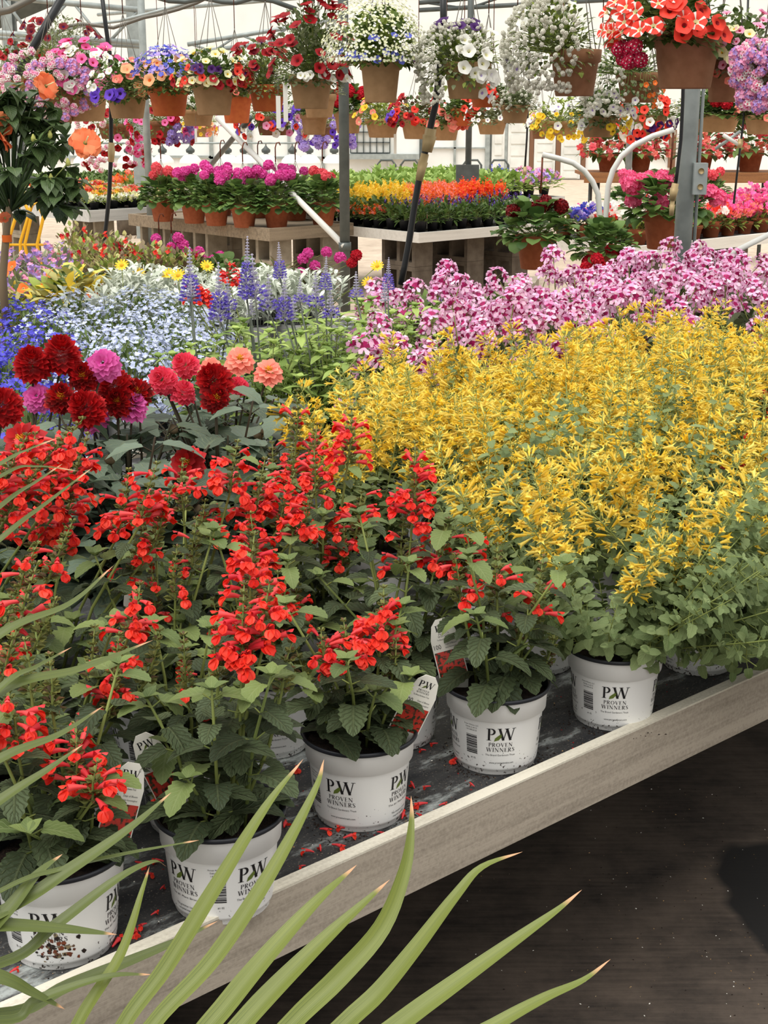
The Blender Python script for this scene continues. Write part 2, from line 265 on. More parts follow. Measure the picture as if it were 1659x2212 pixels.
# ---------------------------------------------------------------- mesh building
class MB:
    def __init__(s): s.v=[]; s.f=[]; s.m=[]; s.uv=[]; s.mats=[]
    def mi(s,k):
        if k not in s.mats: s.mats.append(k)
        return s.mats.index(k)
    def face(s,idx,k,uv=None): s.f.append(idx); s.m.append(s.mi(k)); s.uv.append(uv)
    def poly(s,pts,k,uv=None):
        i=len(s.v); s.v+= [tuple(p) for p in pts]; s.face(tuple(range(i,i+len(pts))),k,uv)
    def mesh(s,name,smooth=True):
        me=bpy.data.meshes.new(name); me.from_pydata(s.v,[],s.f)
        for k in s.mats: me.materials.append(M[k])
        me.polygons.foreach_set('material_index',s.m); me.polygons.foreach_set('use_smooth',[smooth]*len(s.f))
        if any(u is not None for u in s.uv):
            l=me.uv_layers.new(name='UVMap'); d=[]
            for f,u in zip(s.f,s.uv):
                for i in range(len(f)): d+= list(u[i]) if u else [0,.5]
            l.data.foreach_set('uv',d)
        me.update(); return me
    def build(s,name,parent=None,loc=(0,0,0),smooth=True): return link(name,s.mesh(name,smooth),parent,loc)
    def tube(s,pts,rad,k,n=6,cap=True):
        pts=[V(p) for p in pts]; r=rad if isinstance(rad,(list,tuple)) else [rad]*len(pts)
        b=len(s.v); prev=None
        for i,p in enumerate(pts):
            d=(pts[min(i+1,len(pts)-1)]-pts[max(i-1,0)]).normalized()
            if prev is None:
                a=d.cross(V((0,0,1)) if abs(d.z)<.9 else V((1,0,0))).normalized()
            else: a=(prev-d*prev.dot(d)).normalized()
            prev=a; c=d.cross(a)
            for j in range(n):
                t=2*math.pi*j/n; s.v.append(tuple(p+(a*math.cos(t)+c*math.sin(t))*r[i]))
        for i in range(len(pts)-1):
            for j in range(n):
                j2=(j+1)%n; s.face((b+i*n+j,b+i*n+j2,b+(i+1)*n+j2,b+(i+1)*n+j),k)
        if cap:
            s.face(tuple(b+j for j in reversed(range(n))),k); e=b+(len(pts)-1)*n; s.face(tuple(e+j for j in range(n)),k)
    def lathe(s,prof,k,n=40,c=(0,0,0),close=False):
        b=len(s.v); c=V(c)
        for r,z in prof:
            for j in range(n):
                t=2*math.pi*j/n; s.v.append((c.x+r*math.cos(t),c.y+r*math.sin(t),c.z+z))
        for i in range(len(prof)-1):
            kk=k if isinstance(k,str) else k[i]
            for j in range(n):
                j2=(j+1)%n; s.face((b+i*n+j,b+i*n+j2,b+(i+1)*n+j2,b+(i+1)*n+j),kk)
        if close:
            kk=k if isinstance(k,str) else k[0]
            s.face(tuple(b+j for j in reversed(range(n))),kk); e=b+(len(prof)-1)*n; s.face(tuple(e+j for j in range(n)),kk if isinstance(k,str) else k[-1])
    def box(s,lo,hi,k):
        x0,y0,z0=lo; x1,y1,z1=hi; b=len(s.v)
        s.v+=[(x0,y0,z0),(x1,y0,z0),(x1,y1,z0),(x0,y1,z0),(x0,y0,z1),(x1,y0,z1),(x1,y1,z1),(x0,y1,z1)]
        for f in ((3,2,1,0),(4,5,6,7),(0,1,5,4),(1,2,6,5),(2,3,7,6),(3,0,4,7)): s.face(tuple(b+i for i in f),k)
    def leaf(s,base,d,up,L,Wd,k,n=5,shape='ovate',droop=.5,fold=.25,serr=0,rnd=R):
        d=V(d).normalized(); up=V(up); sd=d.cross(up)
        if sd.length<1e-4: sd=d.cross(V((1,0,0)))
        sd.normalize(); nm=sd.cross(d).normalized()
        p=V(base); b=len(s.v); st=L/n; rows=[]
        for i in range(n+1):
            u=i/n
            if shape=='ovate': wd=Wd*math.sin(math.pi*min(1,u*.93+.07)**.72)
            elif shape=='cordate': wd=Wd*(1.0*(1-u)**.75*(.75+1.2*u) if u>0 else .62)
            elif shape=='round': wd=Wd*math.sqrt(max(0,1-(2*u-1)**2)) if u<1 else 0
            elif shape=='obov': wd=Wd*math.sin(math.pi*min(1,u*.95+.02)**1.5)
            else: wd=Wd*math.sin(math.pi*min(1,u*.9+.1))**.6
            if i==n: wd=0
            if serr and 0<i<n: wd*=1+serr*(1 if i%2 else -1)
            a=droop*(u**1.2)
            dr=d*math.cos(a)-nm*math.sin(a); nn=d*math.sin(a)+nm*math.cos(a)
            if i>0: p=p+dr*st
            f=fold*wd
            rows.append((u,wd)); s.v.append(tuple(p)); 
            s.v.append(tuple(p+sd*wd+nn*f)); s.v.append(tuple(p-sd*wd+nn*f))
        for i in range(n):
            a=b+3*i; c=a+3; u0=i/n; u1=(i+1)/n
            if i==n-1:
                s.face((a,c,a+1),k,((u0,.5),(u1,.5),(u0,1))); s.face((a,a+2,c),k,((u0,.5),(u0,0),(u1,.5)))
            else:
                s.face((a,c,c+1,a+1),k,((u0,.5),(u1,.5),(u1,1),(u0,1))); s.face((a,a+2,c+2,c),k,((u0,.5),(u0,0),(u1,0),(u1,.5)))
    def trumpet(s,base,d,L,r0,r1,k,lobes=5,flare=1.9,kl=None,rnd=R):
        d=V(d).normalized(); a=d.orthogonal().normalized(); c=d.cross(a); base=V(base); b=len(s.v); n=lobes
        for (q,r) in ((0,r0),(.75,r1)):
            for j in range(n):
                t=2*math.pi*j/n; s.v.append(tuple(base+d*L*q+(a*math.cos(t)+c*math.sin(t))*r))
        for j in range(n):
            j2=(j+1)%n; s.face((b+j,b+j2,b+n+j2,b+n+j),k)
        for j in range(n):
            t=2*math.pi*(j+.5)/n; q=base+d*L*rnd.uniform(.9,1.05)+(a*math.cos(t)+c*math.sin(t))*r1*flare
            i=len(s.v); s.v.append(tuple(q)); s.face((b+n+j,b+n+(j+1)%n,i),kl or k)
def link(name,me,parent=None,loc=(0,0,0),rot=None,scale=None):
    o=bpy.data.objects.new(name,me); COL.objects.link(o); o.location=loc
    if parent: o.parent=parent
    if rot is not None: o.rotation_euler=rot
    if scale is not None: o.scale=(scale,)*3 if isinstance(scale,(int,float)) else scale
    return o
def tag(o,label=None,cat=None,group=None,kind=None):
    if label: o['label']=label
    if cat: o['category']=cat
    if group: o['group']=group
    if kind: o['kind']=kind
    return o
def thing(name,label,cat,loc=(0,0,0),rz=0,group=None):
    o=bpy.data.objects.new(name,None); COL.objects.link(o); o.location=loc; o.rotation_euler=(0,0,rz); o.empty_display_size=.05
    return tag(o,label,cat,group)
def copy_tree(o,loc,rz=0,label=None,group=None,scale=1):
    r=o.copy(); COL.objects.link(r); r.location=loc; r.rotation_euler=(0,0,rz); r.scale=(scale,)*3
    if label: r['label']=label
    if group: r['group']=group
    for ch in list(o.children):
        c=ch.copy(); COL.objects.link(c); c.parent=r
        for g in ch.children:
            q=g.copy(); COL.objects.link(q); q.parent=c
    return r
def sph(az,el): return V((math.cos(el)*math.cos(az),math.cos(el)*math.sin(az),math.sin(el)))
# ---------------------------------------------------------------- setting
def struct(name,mb,parent=None,loc=(0,0,0),smooth=False):
    o=mb.build(name,parent,loc,smooth)
    if parent is None: o['kind']='structure'
    return o
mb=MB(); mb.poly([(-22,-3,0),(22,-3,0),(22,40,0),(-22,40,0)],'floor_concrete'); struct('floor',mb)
WY=30.
mb=MB(); mb.box((-18,WY,0),(18,WY+.15,6),'wall_white'); struct('wall_back',mb)
for sd_,nm in ((-18,'wall_left'),(18,'wall_right')): mb=MB(); mb.box((sd_-.15 if sd_<0 else sd_,4,0),(sd_ if sd_<0 else sd_+.15,WY,3.2),'wall_white'); struct(nm,mb)
def wx(x,y=300): return atY(x,y,WY).x
def wz(y,x=829): return atY(x,y,WY).z
def wallbar(n,x0,x1,y0,y1,k,d=.06,off=0):
    mb=MB(); a=wx(x0);b=wx(x1); mb.box((a,WY-d-off,wz(y1)),(b,WY-off,wz(y0)),k); return struct('trim_%d'%n,mb)
i=1
for x0,x1,y0,y1,k in [(452,460,270,398,'steel'),(534,545,262,398,'steel'),(621,627,265,398,'steel'),(696,701,265,398,'steel'),(838,848,280,392,'panel_white'),(906,916,283,392,'steel_dark'),(980,985,270,392,'steel'),
    (1048,1058,250,392,'steel'),(1058,1062,250,392,'steel_dark'),(1090,1096,250,392,'steel'),(1144,1153,250,405,'wall_wood'),(1201,1211,250,405,'wall_wood'),(1256,1266,250,390,'wall_wood'),(1445,1460,280,362,'wall_wood'),
    (120,455,336,341,'steel'),(450,760,338,343,'steel'),(120,420,392,398,'steel_dark'),(925,1048,318,321,'steel'),(925,1090,366,369,'steel')]:
    wallbar(i,x0,x1,y0,y1,k); i+=1
wallbar(i,100,930,399,425,'kick_wall',.08); i+=1
wallbar(i,1060,1300,392,400,'wall_wood',.08); i+=1
# white panel doors and the barred window in the back wall
for k,(x0,x1,y0,y1) in enumerate([(1062,1090,262,388),(1097,1143,262,390),(1154,1200,292,388),(1212,1255,300,386),(1405,1444,290,340)]):
    mb=MB(); a,b,c,d=wx(x0),wx(x1),wz(y1),wz(y0); mb.box((a,WY-.05,c),(b,WY,d),'panel_white')
    n=5
    for q in range(n):
        z0=c+(d-c)*(q+.12)/n; z1=c+(d-c)*(q+.88)/n; mb.box((a+.06,WY-.07,z0),(b-.06,WY-.05,z1),'panel_white')
    struct('door_%d'%(k+1),mb)
mb=MB(); a,b,c,d=wx(757),wx(842),wz(330),wz(240); mb.box((a,WY-.04,c),(b,WY,d),'panel_white'); win=struct('window_1',mb)
mb=MB()
for q in range(7): mb.box((a+(b-a)*q/6-.01,WY-.09,c),(a+(b-a)*q/6+.01,WY-.05,d),'steel_dark')
for q in range(5): mb.box((a,WY-.09,c+(d-c)*q/4-.01),(b,WY-.05,c+(d-c)*q/4+.01),'steel_dark')
mb.build('window_frame',win,smooth=False)
mb=MB(); mb.box((a-.1,WY-.25,c-.12),(b+.6,WY,c-.02),'steel'); mb.build('window_sill',win,smooth=False)
# roof members seen along the top of the picture
def tubething(name,label,cat,pts,r,k,group=None,n=8):
    mb=MB(); mb.tube(pts,r,k,n); return tag(mb.build(name),label,cat,group)
def truss(name,label,Y,lo,up,nweb,r=.03,k='steel'):
    t=thing(name,label,'truss',atY(*lo[0],Y))
    o=t.location.copy(); A=[atY(*p,Y)-o for p in lo]; B=[atY(*p,Y)-o for p in up]
    for nm,ln in (('lower_chord',A),('upper_chord',B)):
        mb=MB(); mb.tube(ln,r,k,8); mb.build(nm,t)
    for q in range(nweb):
        u=(q+.1)/nweb; v=(q+.9)/nweb
        if q%2: u,v=v,u
        mb=MB(); mb.tube([A[0].lerp(A[-1],v),B[0].lerp(B[-1],u)],r*.6,k,6); mb.build('web_bar',t)
    return t
truss('roof_truss','steel roof truss spanning to the grey post, upper left',16,[(-160,60),(308,93)],[(-160,-22),(308,22)],6)
truss('roof_truss','slim steel truss left of the hanging dark red petunias',15,[(405,116),(740,70)],[(405,96),(740,40)],6,.022)
truss('roof_truss','steel truss behind the white alyssum baskets',17,[(905,22),(1420,-6)],[(905,6),(1420,-40)],5,.025,'steel_dark')
tubething('truss_tie','single pale steel tie bar under the truss, upper left','bar',[atY(-160,72,16.1),atY(308,101,16.1)],.022,'steel')
mb=MB(); a=atY(-60,62,18); b=atY(170,-36,18); mb.tube([a,b],.12,'steel_dark',4); tag(mb.build('gutter_beam',smooth=False),'broad grey gutter beam sloping across the upper left corner','beam')
for x,w,y1,lab in [(296,.07,135,'grey square post rising between the truss ends'),(28,.06,150,'grey post with dark edge at the far left')]:
    p=atY(x,200,17); mb=MB(); mb.box((-w,-w,0),(w,w,5),'steel'); mb.box((w,-w*.6,0),(w*1.5,w*.6,5),'steel_dark'); o=mb.build('greenhouse_post',None,(p.x,17,0),False); tag(o,lab,'post')
tubething('water_pipe','pale water pipe in the upper left corner','pipe',[atY(-30,32,11),atY(20,22,11),atY(75,-6,11)],.025,'wire')
tubething('water_pipe','sagging grey water pipe crossing in front of the truss','pipe',[atY(x,y,12) for x,y in [(112,86),(125,70),(150,56),(180,52),(215,56),(245,60),(275,50),(310,38),(345,31),(385,20),(425,6),(470,-16)]],.014,'wire')
tubething('water_pipe','straight grey pipe rising behind the sagging one','pipe',[atY(x,y,12.6) for x,y in [(75,80),(180,55),(260,45),(330,27),(400,8),(450,-12)]],.013,'steel')
tubething('water_pipe','dark hose looping along the top edge of the roof','hose',[atY(x,y,11.5) for x,y in [(330,-8),(365,2),(400,4),(440,-4),(480,4),(510,6),(545,-4),(590,2),(640,20)]],.018,'steel_dark')
tubething('roof_strut','dark diagonal strut in the upper left','strut',[atY(138,-12,10),atY(70,106,10),atY(30,175,10)],.028,'hose')
# upright posts
for nm,x,y,Y,r,k,lab in [('steel_post',744,400,10.9,.039,'steel_dark','dark grey round post left of the white mid bench'),('steel_post',1483,380,6.5,.04,'steel','thick grey round post with an outlet box'),
    ('steel_post',319,330,13,.032,'steel','grey post behind the timber bench geraniums'),('steel_post',1012,330,14,.03,'steel_dark','dark post with a control box behind the orange bedding plants'),('steel_post',1359,330,13,.03,'steel','grey post behind the begonia shelf')]:
    p=atY(x,y,Y); t=thing(nm,lab,'post',(p.x,Y,0)); mb=MB(); mb.tube([(0,0,0),(0,0,3.6)],r,k,14); mb.build('pole',t)
    if x==1483:
        mb=MB(); mb.tube([(r+.012,.0,0),(r+.012,.0,3.5)],.008,'steel',8); mb.build('conduit',t)
        mb=MB(); z=atY(1500,385,Y).z; mb.box((.02,-.062,z-.068),(.08,-.016,z+.068),'steel'); bx=mb.build('outlet_box',t,smooth=False)
        for dz in (-.034,.034): mb=MB(); mb.lathe([(.0,0),(.013,0),(.013,.004)],'brass',12); q=mb.build('socket',bx); q.location=(.05,-.065,z+dz); q.rotation_euler=(math.pi/2,0,0)
    if x==1012:
        z=atY(x,376,Y).z; mb=MB(); mb.box((-.12,-.08,z-.09),(.1,-.03,z+.09),'steel_dark'); mb.build('control_box',t,smooth=False)
    if x==744:
        mb=MB(); z=atY(x,532,Y).z; mb.tube([(0,0,z-.03),(0,0,z+.03)],r*1.25,k,14); mb.build('clamp',t)
tubething('cross_brace','long pale brace running down to the dark round post','brace',[atY(470,255,13.2),atY(744,532,10.86)],.024,'white_pipe')
tubething('cross_brace','dark brace crossing the pale one above the geraniums','brace',[atY(540,255,12.0),atY(515,285,12.82),atY(432,385,15.0)],.024,'steel_dark')
tubething('cross_brace','pale brace sloping up to the right behind the regal geraniums','brace',[atY(1548,563,5.6),atY(1690,492,5.9)],.012,'white_pipe')
tubething('cross_brace','thin white brace crossing above the begonia shelf','brace',[atY(1562,291,9),atY(1601,316,9)],.012,'white_pipe')
tubething('cross_brace','thin grey brace crossing above the begonia shelf','brace',[atY(1600,283,9),atY(1545,322,9.02)],.01,'steel')
# water hoses hanging from the roof
def hose(lab,pts,r,brass):
    t=thing('drop_hose',lab,'hose',pts[-1]); o=t.location.copy(); mb=MB(); mb.tube([p-o for p in pts],r,'hose',8); mb.build('hose',t)
    for a,b,rr in brass: mb=MB(); mb.tube([a-o,a.lerp(b,.3)-o,a.lerp(b,.3)-o,b-o],[rr,rr,rr*1.25,rr*.9],'brass',10); mb.build('coupling',t)
Yh=9.5
hose('black drop hose hanging at the left with a pale coupling',[atY(x,y,Yh) for x,y in [(219,-20),(229,60),(238,123),(240,230),(240,330),(236,420),(230,480),(222,540),(216,565)]],.014,[(atY(241,308,Yh),atY(240,350,Yh),.02)])
Yh=7
hose('black drop hose with brass fittings in front of the white mid bench',[atY(x,y,Yh) for x,y in [(957,-20),(958,40),(950,150),(940,230),(931,270),(918,330),(903,400),(893,460),(884,520),(874,575),(866,615)]],.016,[(atY(931,278,Yh),atY(922,328,Yh),.028),(atY(918,332,Yh),atY(905,390,Yh),.02)])
Yh=6.3
hose('black drop hose beside the thick grey post',[atY(x,y,Yh) for x,y in [(1482,-20),(1478,100),(1475,215),(1471,300),(1463,370),(1459,400)]],.008,[(atY(1459,396,Yh),atY(1452,432,Yh),.015),(atY(1453,432,Yh),atY(1450,466,Yh),.01)])
hose('thin black drop hose at the far right',[atY(x,y,9) for x,y in [(1618,-60),(1610,180),(1606,260),(1594,360),(1585,440)]],.007,[(atY(1600,300,9),atY(1597,320,9),.016)])
hose('thin black drop hose near the white door panels',[atY(x,y,12) for x,y in [(1147,-60),(1141,230),(1138,300),(1134,362)]],.008,[(atY(1134,360,12),atY(1134,378,12),.014)])
# ---------------------------------------------------------------- benches
def block_mb(a,b,h,k,holes=True,n=2):
    """stack of hollow concrete blocks, holes facing along x"""
    mb=MB(); hb=h/n; w=.035
    for q in range(n):
        z=q*hb+.002
        mb.box((-a,-b,z),(a,b,z+w),k); mb.box((-a,-b,z+hb-w-.002),(a,b,z+hb-.002),k)
        for y in (-b,-w/2,b-w): mb.box((-a,y,z+w),(a,y+w,z+hb-w),k)
    return mb
def bench(name,label,corner,la,lb,z,rh,rail,top,legs,legk,thick=.03,n=2,names=('rail',)):
    t=thing(name,label,'bench',(corner[0],corner[1],0),AX)
    mb=MB(); mb.box((0,0,z-.02),(la,lb,z),top); mb.build('tabletop',t,smooth=False)
    lip=.012
    for lo,hi in (((-thick,-thick,z-rh),(la+thick,0,z+lip)),((-thick,lb,z-rh),(la+thick,lb+thick,z+lip)),((-thick,0,z-rh),(0,lb,z+lip)),((la,0,z-rh),(la+thick,lb,z+lip))):
        mb=MB(); mb.box(lo,hi,rail); mb.build('rail',t,smooth=False)
    for (a,b,rot) in legs:
        o=block_mb(.1,.2,z-.022,legk,n=n).build('leg',t,(a,b,0),False); o.rotation_euler=(0,0,rot)
    return t
FB0=O2-DD*1.3
t=bench('display_bench','long near bench with weathered whitish board edge and black fabric top',FB0-NN*0,6.3,2.06,BZ,.081,'rail_paint','bench_fabric',[],'concrete_block_shaded',.021)
for c in t.children:
    if c.name.startswith('rail') and abs(c.bound_box[0][1]+.021)<.002: c['label']='weathered whitish board along the aisle side'; FR=c
mb=MB(); mb.box((-.0215,-.0212,BZ+.0122),(6.32,-.001,BZ+.0155),'rail_edge'); mb.build('edge_strip',FR,smooth=False)['label']='bright bare top edge of the board'
for a in (.9,3.2,5.6):
    for b in (1.25,1.8): o=block_mb(.1,.2,BZ-.022,'concrete_block_shaded').build('leg',t,(a,b,0),False)
bench('display_bench','second bench behind the near one, under lobelia and blue salvia',ST(-.9,2.2,0),4.6,1.95,BZ-.02,.1,'rail_white','bench_fabric',[(.4,.4,0),(.4,1.6,0),(2.4,.4,0),(2.4,1.6,0),(4.2,.4,0),(4.2,1.6,0)],'concrete_block')
bench('display_bench','low bench under the variegated plants and low geraniums, left of the dark post',ST(.6,4.45,0),3.7,1.6,.42,.08,'rail_white','bench_fabric',[(.4,.4,0),(.4,1.3,0),(1.8,.4,0),(3.2,.4,0),(3.2,1.3,0)],'concrete_block')
def at(x,y,Y): return atY(x,y,Y)
c=at(584,496,11.5); TB=(c.x,c.y,c.z)
bench('timber_bench','grey weathered timber bench with potted magenta geraniums',c,.80,2.0,c.z,.088,'timber_grey','timber_grey',[(.15,.25,0),(.68,.25,0),(.12,1.1,0),(.12,1.75,0),(.66,1.5,0)],'concrete_block',.04)
c=at(905,505.5,11.5); MBn=(c.x,c.y,c.z)
bench('display_bench','white edged bench of small bedding plants behind the slanting hose',c,1.5,1.55,c.z,.066,'rail_white','bench_fabric',[(.15,.3,0),(.75,.3,0),(1.3,.3,0),(.12,1.2,0),(1.3,1.2,0)],'concrete_block_shaded',.04)
c=at(1384,534,10.4); RB=(c.x,c.y,c.z)
bench('display_bench','white edged bench of pink petunias at right, behind the thick post',c,3.1,1.0,c.z,.07,'rail_white','bench_fabric',[(.3,.3,0),(1.4,.3,0),(2.6,.3,0)],'concrete_block_shaded',.04)
c=at(195,457,13.); LB=(c.x,c.y,c.z)
bench('display_bench','pale grey bench of red and white bedding flowers at left',c,1.25,2.2,c.z,.09,'rail_grey','bench_fabric',[(.2,.3,0),(1.05,.3,0),(.2,1.7,0)],'concrete_block',.04)
c=at(905,446,18); GB=(c.x,c.y,c.z)
bench('display_bench','far bench of fresh green seedlings behind the orange flowers',c,2.65,2.65,c.z,.1,'rail_grey','bench_fabric',[(.3,.3,0),(1.5,.3,0),(2.4,.3,0),(.3,2.3,0)],'concrete_block_shaded',.04)
c=at(330,425,20); KB=(c.x,c.y,c.z)
bench('display_bench','farthest left bench of low green seedlings',c,2.6,4.2,c.z,.12,'rail_grey','bench_fabric',[(.3,.3,0),(2.3,.3,0),(.3,2.5,0)],'concrete_block',.04)
# begonia shelf
t=thing('plank_shelf','brown plank shelf carrying coral begonias at upper right','shelf',(0,14,0))
a=at(1262,374,14); b=at(1720,374,14); mb=MB(); mb.box((a.x,0,a.z-.03),(b.x,.7,a.z),'timber_shelf'); mb.build('plank',t,smooth=False)
mb=MB(); mb.box((a.x,-.03,a.z-.09),(b.x,0,a.z+.005),'timber_shelf'); mb.build('front_board',t,smooth=False)
for q in range(4):
    x=a.x+.15+(b.x-a.x-.3)*q/3
    mb=MB(); mb.tube([(x,.1,0),(x,.1,a.z-.03)],.02,'steel_dark',8); mb.build('leg',t)
    mb=MB(); mb.tube([(x,.6,0),(x,.6,a.z-.03)],.02,'steel_dark',8); mb.build('leg',t)
SHELF=a.z
# free-standing pile of blocks near the hanging red geranium
for q,(dz,lab) in enumerate([(0,'hollow concrete block on the floor, lower of two by the hanging red geranium'),(.2,'hollow concrete block, upper of two by the hanging red geranium')]):
    p=at(1128,600,9.6); o=block_mb(.2,.1,.195,'concrete_block',n=1).build('concrete_block',None,(p.x,p.y,.005+dz+ .0),False); o.rotation_euler=(0,0,math.radians(80)); tag(o,lab,'block')
# arched pipes that hold hanging baskets
YA=8.6
def arch(lab,pts):
    t=thing('arched_hook_post',lab,'plant hook',(atY(*pts[0],YA).x,YA,0)); o=t.location.copy()
    P=[atY(x,y,YA)-o for x,y in pts]; P=[V((P[0].x,0,0))]+P
    mb=MB(); mb.tube(P,.017,'white_pipe',10); mb.build('pipe',t); return P[-1]+o
tipL=arch('white arched pipe bending left, holding the red geranium basket',[(1300,545),(1297,480),(1292,420),(1280,392),(1262,369),(1238,352),(1205,342),(1172,334)])
tipR=arch('taller white arched pipe bending right, holding the pink geranium basket',[(1304,545),(1308,470),(1314,400),(1324,368),(1342,338),(1370,314),(1410,294),(1455,280)])
# glowing-white dome reflectors hung in a row near the back wall
for q,x in enumerate([183,219,278,314,352,412,492,528,575,632,668,722]):
    p=at(x,352,24); t=thing('dome_reflector','white dome lamp in the far row, behind the geranium hooks','lamp',p,0,'white dome lamps before the back wall')
    mb=MB(); mb.lathe([(.19,0),(.175,.05),(.12,.11),(.03,.15)],'lamp_white',18); mb.build('shade',t)
    mb=MB(); mb.lathe([(.03,.15),(.07,.17),(.075,.21),(.03,.25),(0.01,.28)],'steel_dark',12); mb.build('hood',t)
    mb=MB(); mb.tube([(0,0,.26),(0,0,.3)],.012,'wire',5); mb.build('cord',t)
t=thing('lamp_rail','thin rail above the row of white dome lamps','rail',(0,24,0)); a,b=at(150,352,24),at(745,352,24)
mb=MB(); mb.tube([(a.x,0,a.z+.315),(b.x,0,b.z+.315)],.016,'steel'); mb.build('rail',t)
for q in (a,b): mb=MB(); mb.tube([(q.x,0,0),(q.x,0,q.z+.315)],.02,'steel'); mb.build('leg',t)
# metal carts before the back wall
for q,(x0,x1) in enumerate([(815,905),(1000,1098)]):
    Y=24; a=at(x0,368,Y); b=at(x1,368,Y); L=b.x-a.x
    t=thing('nursery_cart',['dark tube cart left of the slanting hose','dark tube cart before the white door panels'][q],'cart',(a.x,Y,0))
    mb=MB(); mb.box((0,0,.25),(L,.6,.29),'steel_dark'); mb.build('deck',t,smooth=False)
    for xx in (0,L-.3):
        z=at(x0,346,Y).z; mb=MB(); mb.tube([(xx,0,.29),(xx,0,z-.08),(xx+.06,0,z),(xx+.24,0,z),(xx+.3,0,z-.08),(xx+.3,0,.29)],.02,'steel_dark',6); mb.build('handle',t)
    mb=MB(); mb.tube([(0,0,a.z),(L,0,a.z)],.018,'steel_dark',6); mb.build('top_rail',t)
    for xx,yy in ((.1,.05),(L-.1,.05),(.1,.55),(L-.1,.55)): mb=MB(); mb.lathe([(.02,-.02),(.1,-.02),(.1,.02),(.02,.02)],'black_plastic',14,close=True); w_=mb.build('wheel',t,(xx,yy,.12)); w_.rotation_euler=(math.pi/2,0,0)
# yellow tube frame at left
p=at(45,492,10.5); t=thing('tube_frame','yellow painted tube frame standing behind the hibiscus','frame',(p.x,10.5,0)); zt=at(45,438,10.5).z
for dx in (-.0,.09): mb=MB(); mb.tube([(dx-.13,0,0),(dx-.1,0,zt-.28),(dx,0,zt-.02),(dx+.04,0,zt),(dx+.08,0,zt-.1),(dx+.02,0,zt-.3),(dx+.1,0,0)],.013,'yellow_paint',6); mb.build('loop',t)
mb=MB(); mb.tube([(-.12,0,zt-.3),(.2,0,zt-.3)],.01,'yellow_paint',6); mb.build('bar',t)
# wicker basket on the left bench
p=at(1,1,1)
# ---------------------------------------------------------------- lettering
def strip(pts,ws):
    """band of quads along pts (2-D), ws = half widths"""
    q=[]
    n=len(pts); L=[];Rr=[]
    for i,(x,y) in enumerate(pts):
        a=pts[max(i-1,0)]; b=pts[min(i+1,n-1)]; dx,dy=b[0]-a[0],b[1]-a[1]; l=math.hypot(dx,dy) or 1
        w_=ws[i] if isinstance(ws,(list,tuple)) else ws
        L.append((x-dy/l*w_,y+dx/l*w_)); Rr.append((x+dy/l*w_,y-dx/l*w_))
    for i in range(n-1): q.append([L[i],Rr[i],Rr[i+1],L[i+1]])
    return q
def bar(x0,y0,x1,y1): return [[(x0,y0),(x1,y0),(x1,y1),(x0,y1)]]
def arc(cx,cy,rx,ry,a0,a1,wt,wn,n=10):
    pts=[];ws=[]
    for i in range(n+1):
        a=math.radians(a0+(a1-a0)*i/n); pts.append((cx+rx*math.cos(a),cy+ry*math.sin(a))); ws.append(wn+(wt-wn)*abs(math.cos(a)))
    return strip(pts,ws)
def serif(x,y,w_=.13): return bar(x-w_,y-.0,x+w_,y+.04) if y<.5 else bar(x-w_,y-.04,x+w_,y)
def glyph(c):
    T=.075; N_=.025
    if c=='P': return .62,bar(.1,0,.1+2*T,1)+serif(.17,0,.16)+bar(.0,.96,.3,1)+arc(.3,.74,.24,.24,90,-90,T,N_)+bar(.17,.955,.32,1)+bar(.17,.48,.32,.525)
    if c=='R': return .74,glyph('P')[1]+strip([(.32,.5),(.6,0)],.07)+bar(.55,0,.74,.04)
    if c=='O': return .86,arc(.42,.5,.33,.46,0,360,T,N_,20)
    if c=='V': return .78,strip([(.12,1),(.4,0)],T)+strip([(.68,1),(.4,0)],N_)+serif(.12,1,.15)+serif(.68,1,.12)
    if c=='E': return .64,bar(.1,0,.1+2*T,1)+bar(.02,0,.56,.045)+bar(.02,.955,.54,1)+bar(.2,.48,.44,.525)+bar(.52,0,.56,.2)+bar(.5,.82,.54,1)+bar(.42,.4,.45,.6)
    if c=='N': return .86,bar(.13,0,.18,1)+bar(.68,0,.73,1)+strip([(.13,1),(.71,0)],T)+serif(.15,0)+serif(.7,1)+serif(.12,1,.1)
    if c=='W': return 1.12,strip([(.12,1),(.36,0)],T)+strip([(.58,1),(.36,0)],N_)+strip([(.56,1),(.8,0)],T)+strip([(1.02,1),(.8,0)],N_)+serif(.12,1,.14)+serif(.57,1,.14)+serif(1.02,1,.12)
    if c=='I': return .38,bar(.12,0,.12+2*T,1)+serif(.19,0,.16)+serif(.19,1,.16)
    if c=='S': 
        pts=[(.46,.8),(.4,.93),(.27,.97),(.14,.9),(.11,.76),(.2,.61),(.36,.46),(.45,.3),(.42,.13),(.28,.03),(.14,.07),(.06,.2)]
        return .56,strip(pts,[.02,.025,.03,.05,.07,.075,.075,.07,.05,.03,.025,.02])+bar(.45,.74,.48,.98)+bar(.05,.02,.08,.26)
    return .4,[]
def word(s,width,h,x,y,gap=.06):
    adv=[glyph(c)[0]+gap for c in s]; tot=sum(adv)-gap; k=width/tot; out=[]; cx=x-width/2
    for c,a in zip(s,adv):
        for q in glyph(c)[1]: out.append([(cx+px_*k,y+py*h) for px_,py in q])
        cx+=a*k
    return out
_tc={}
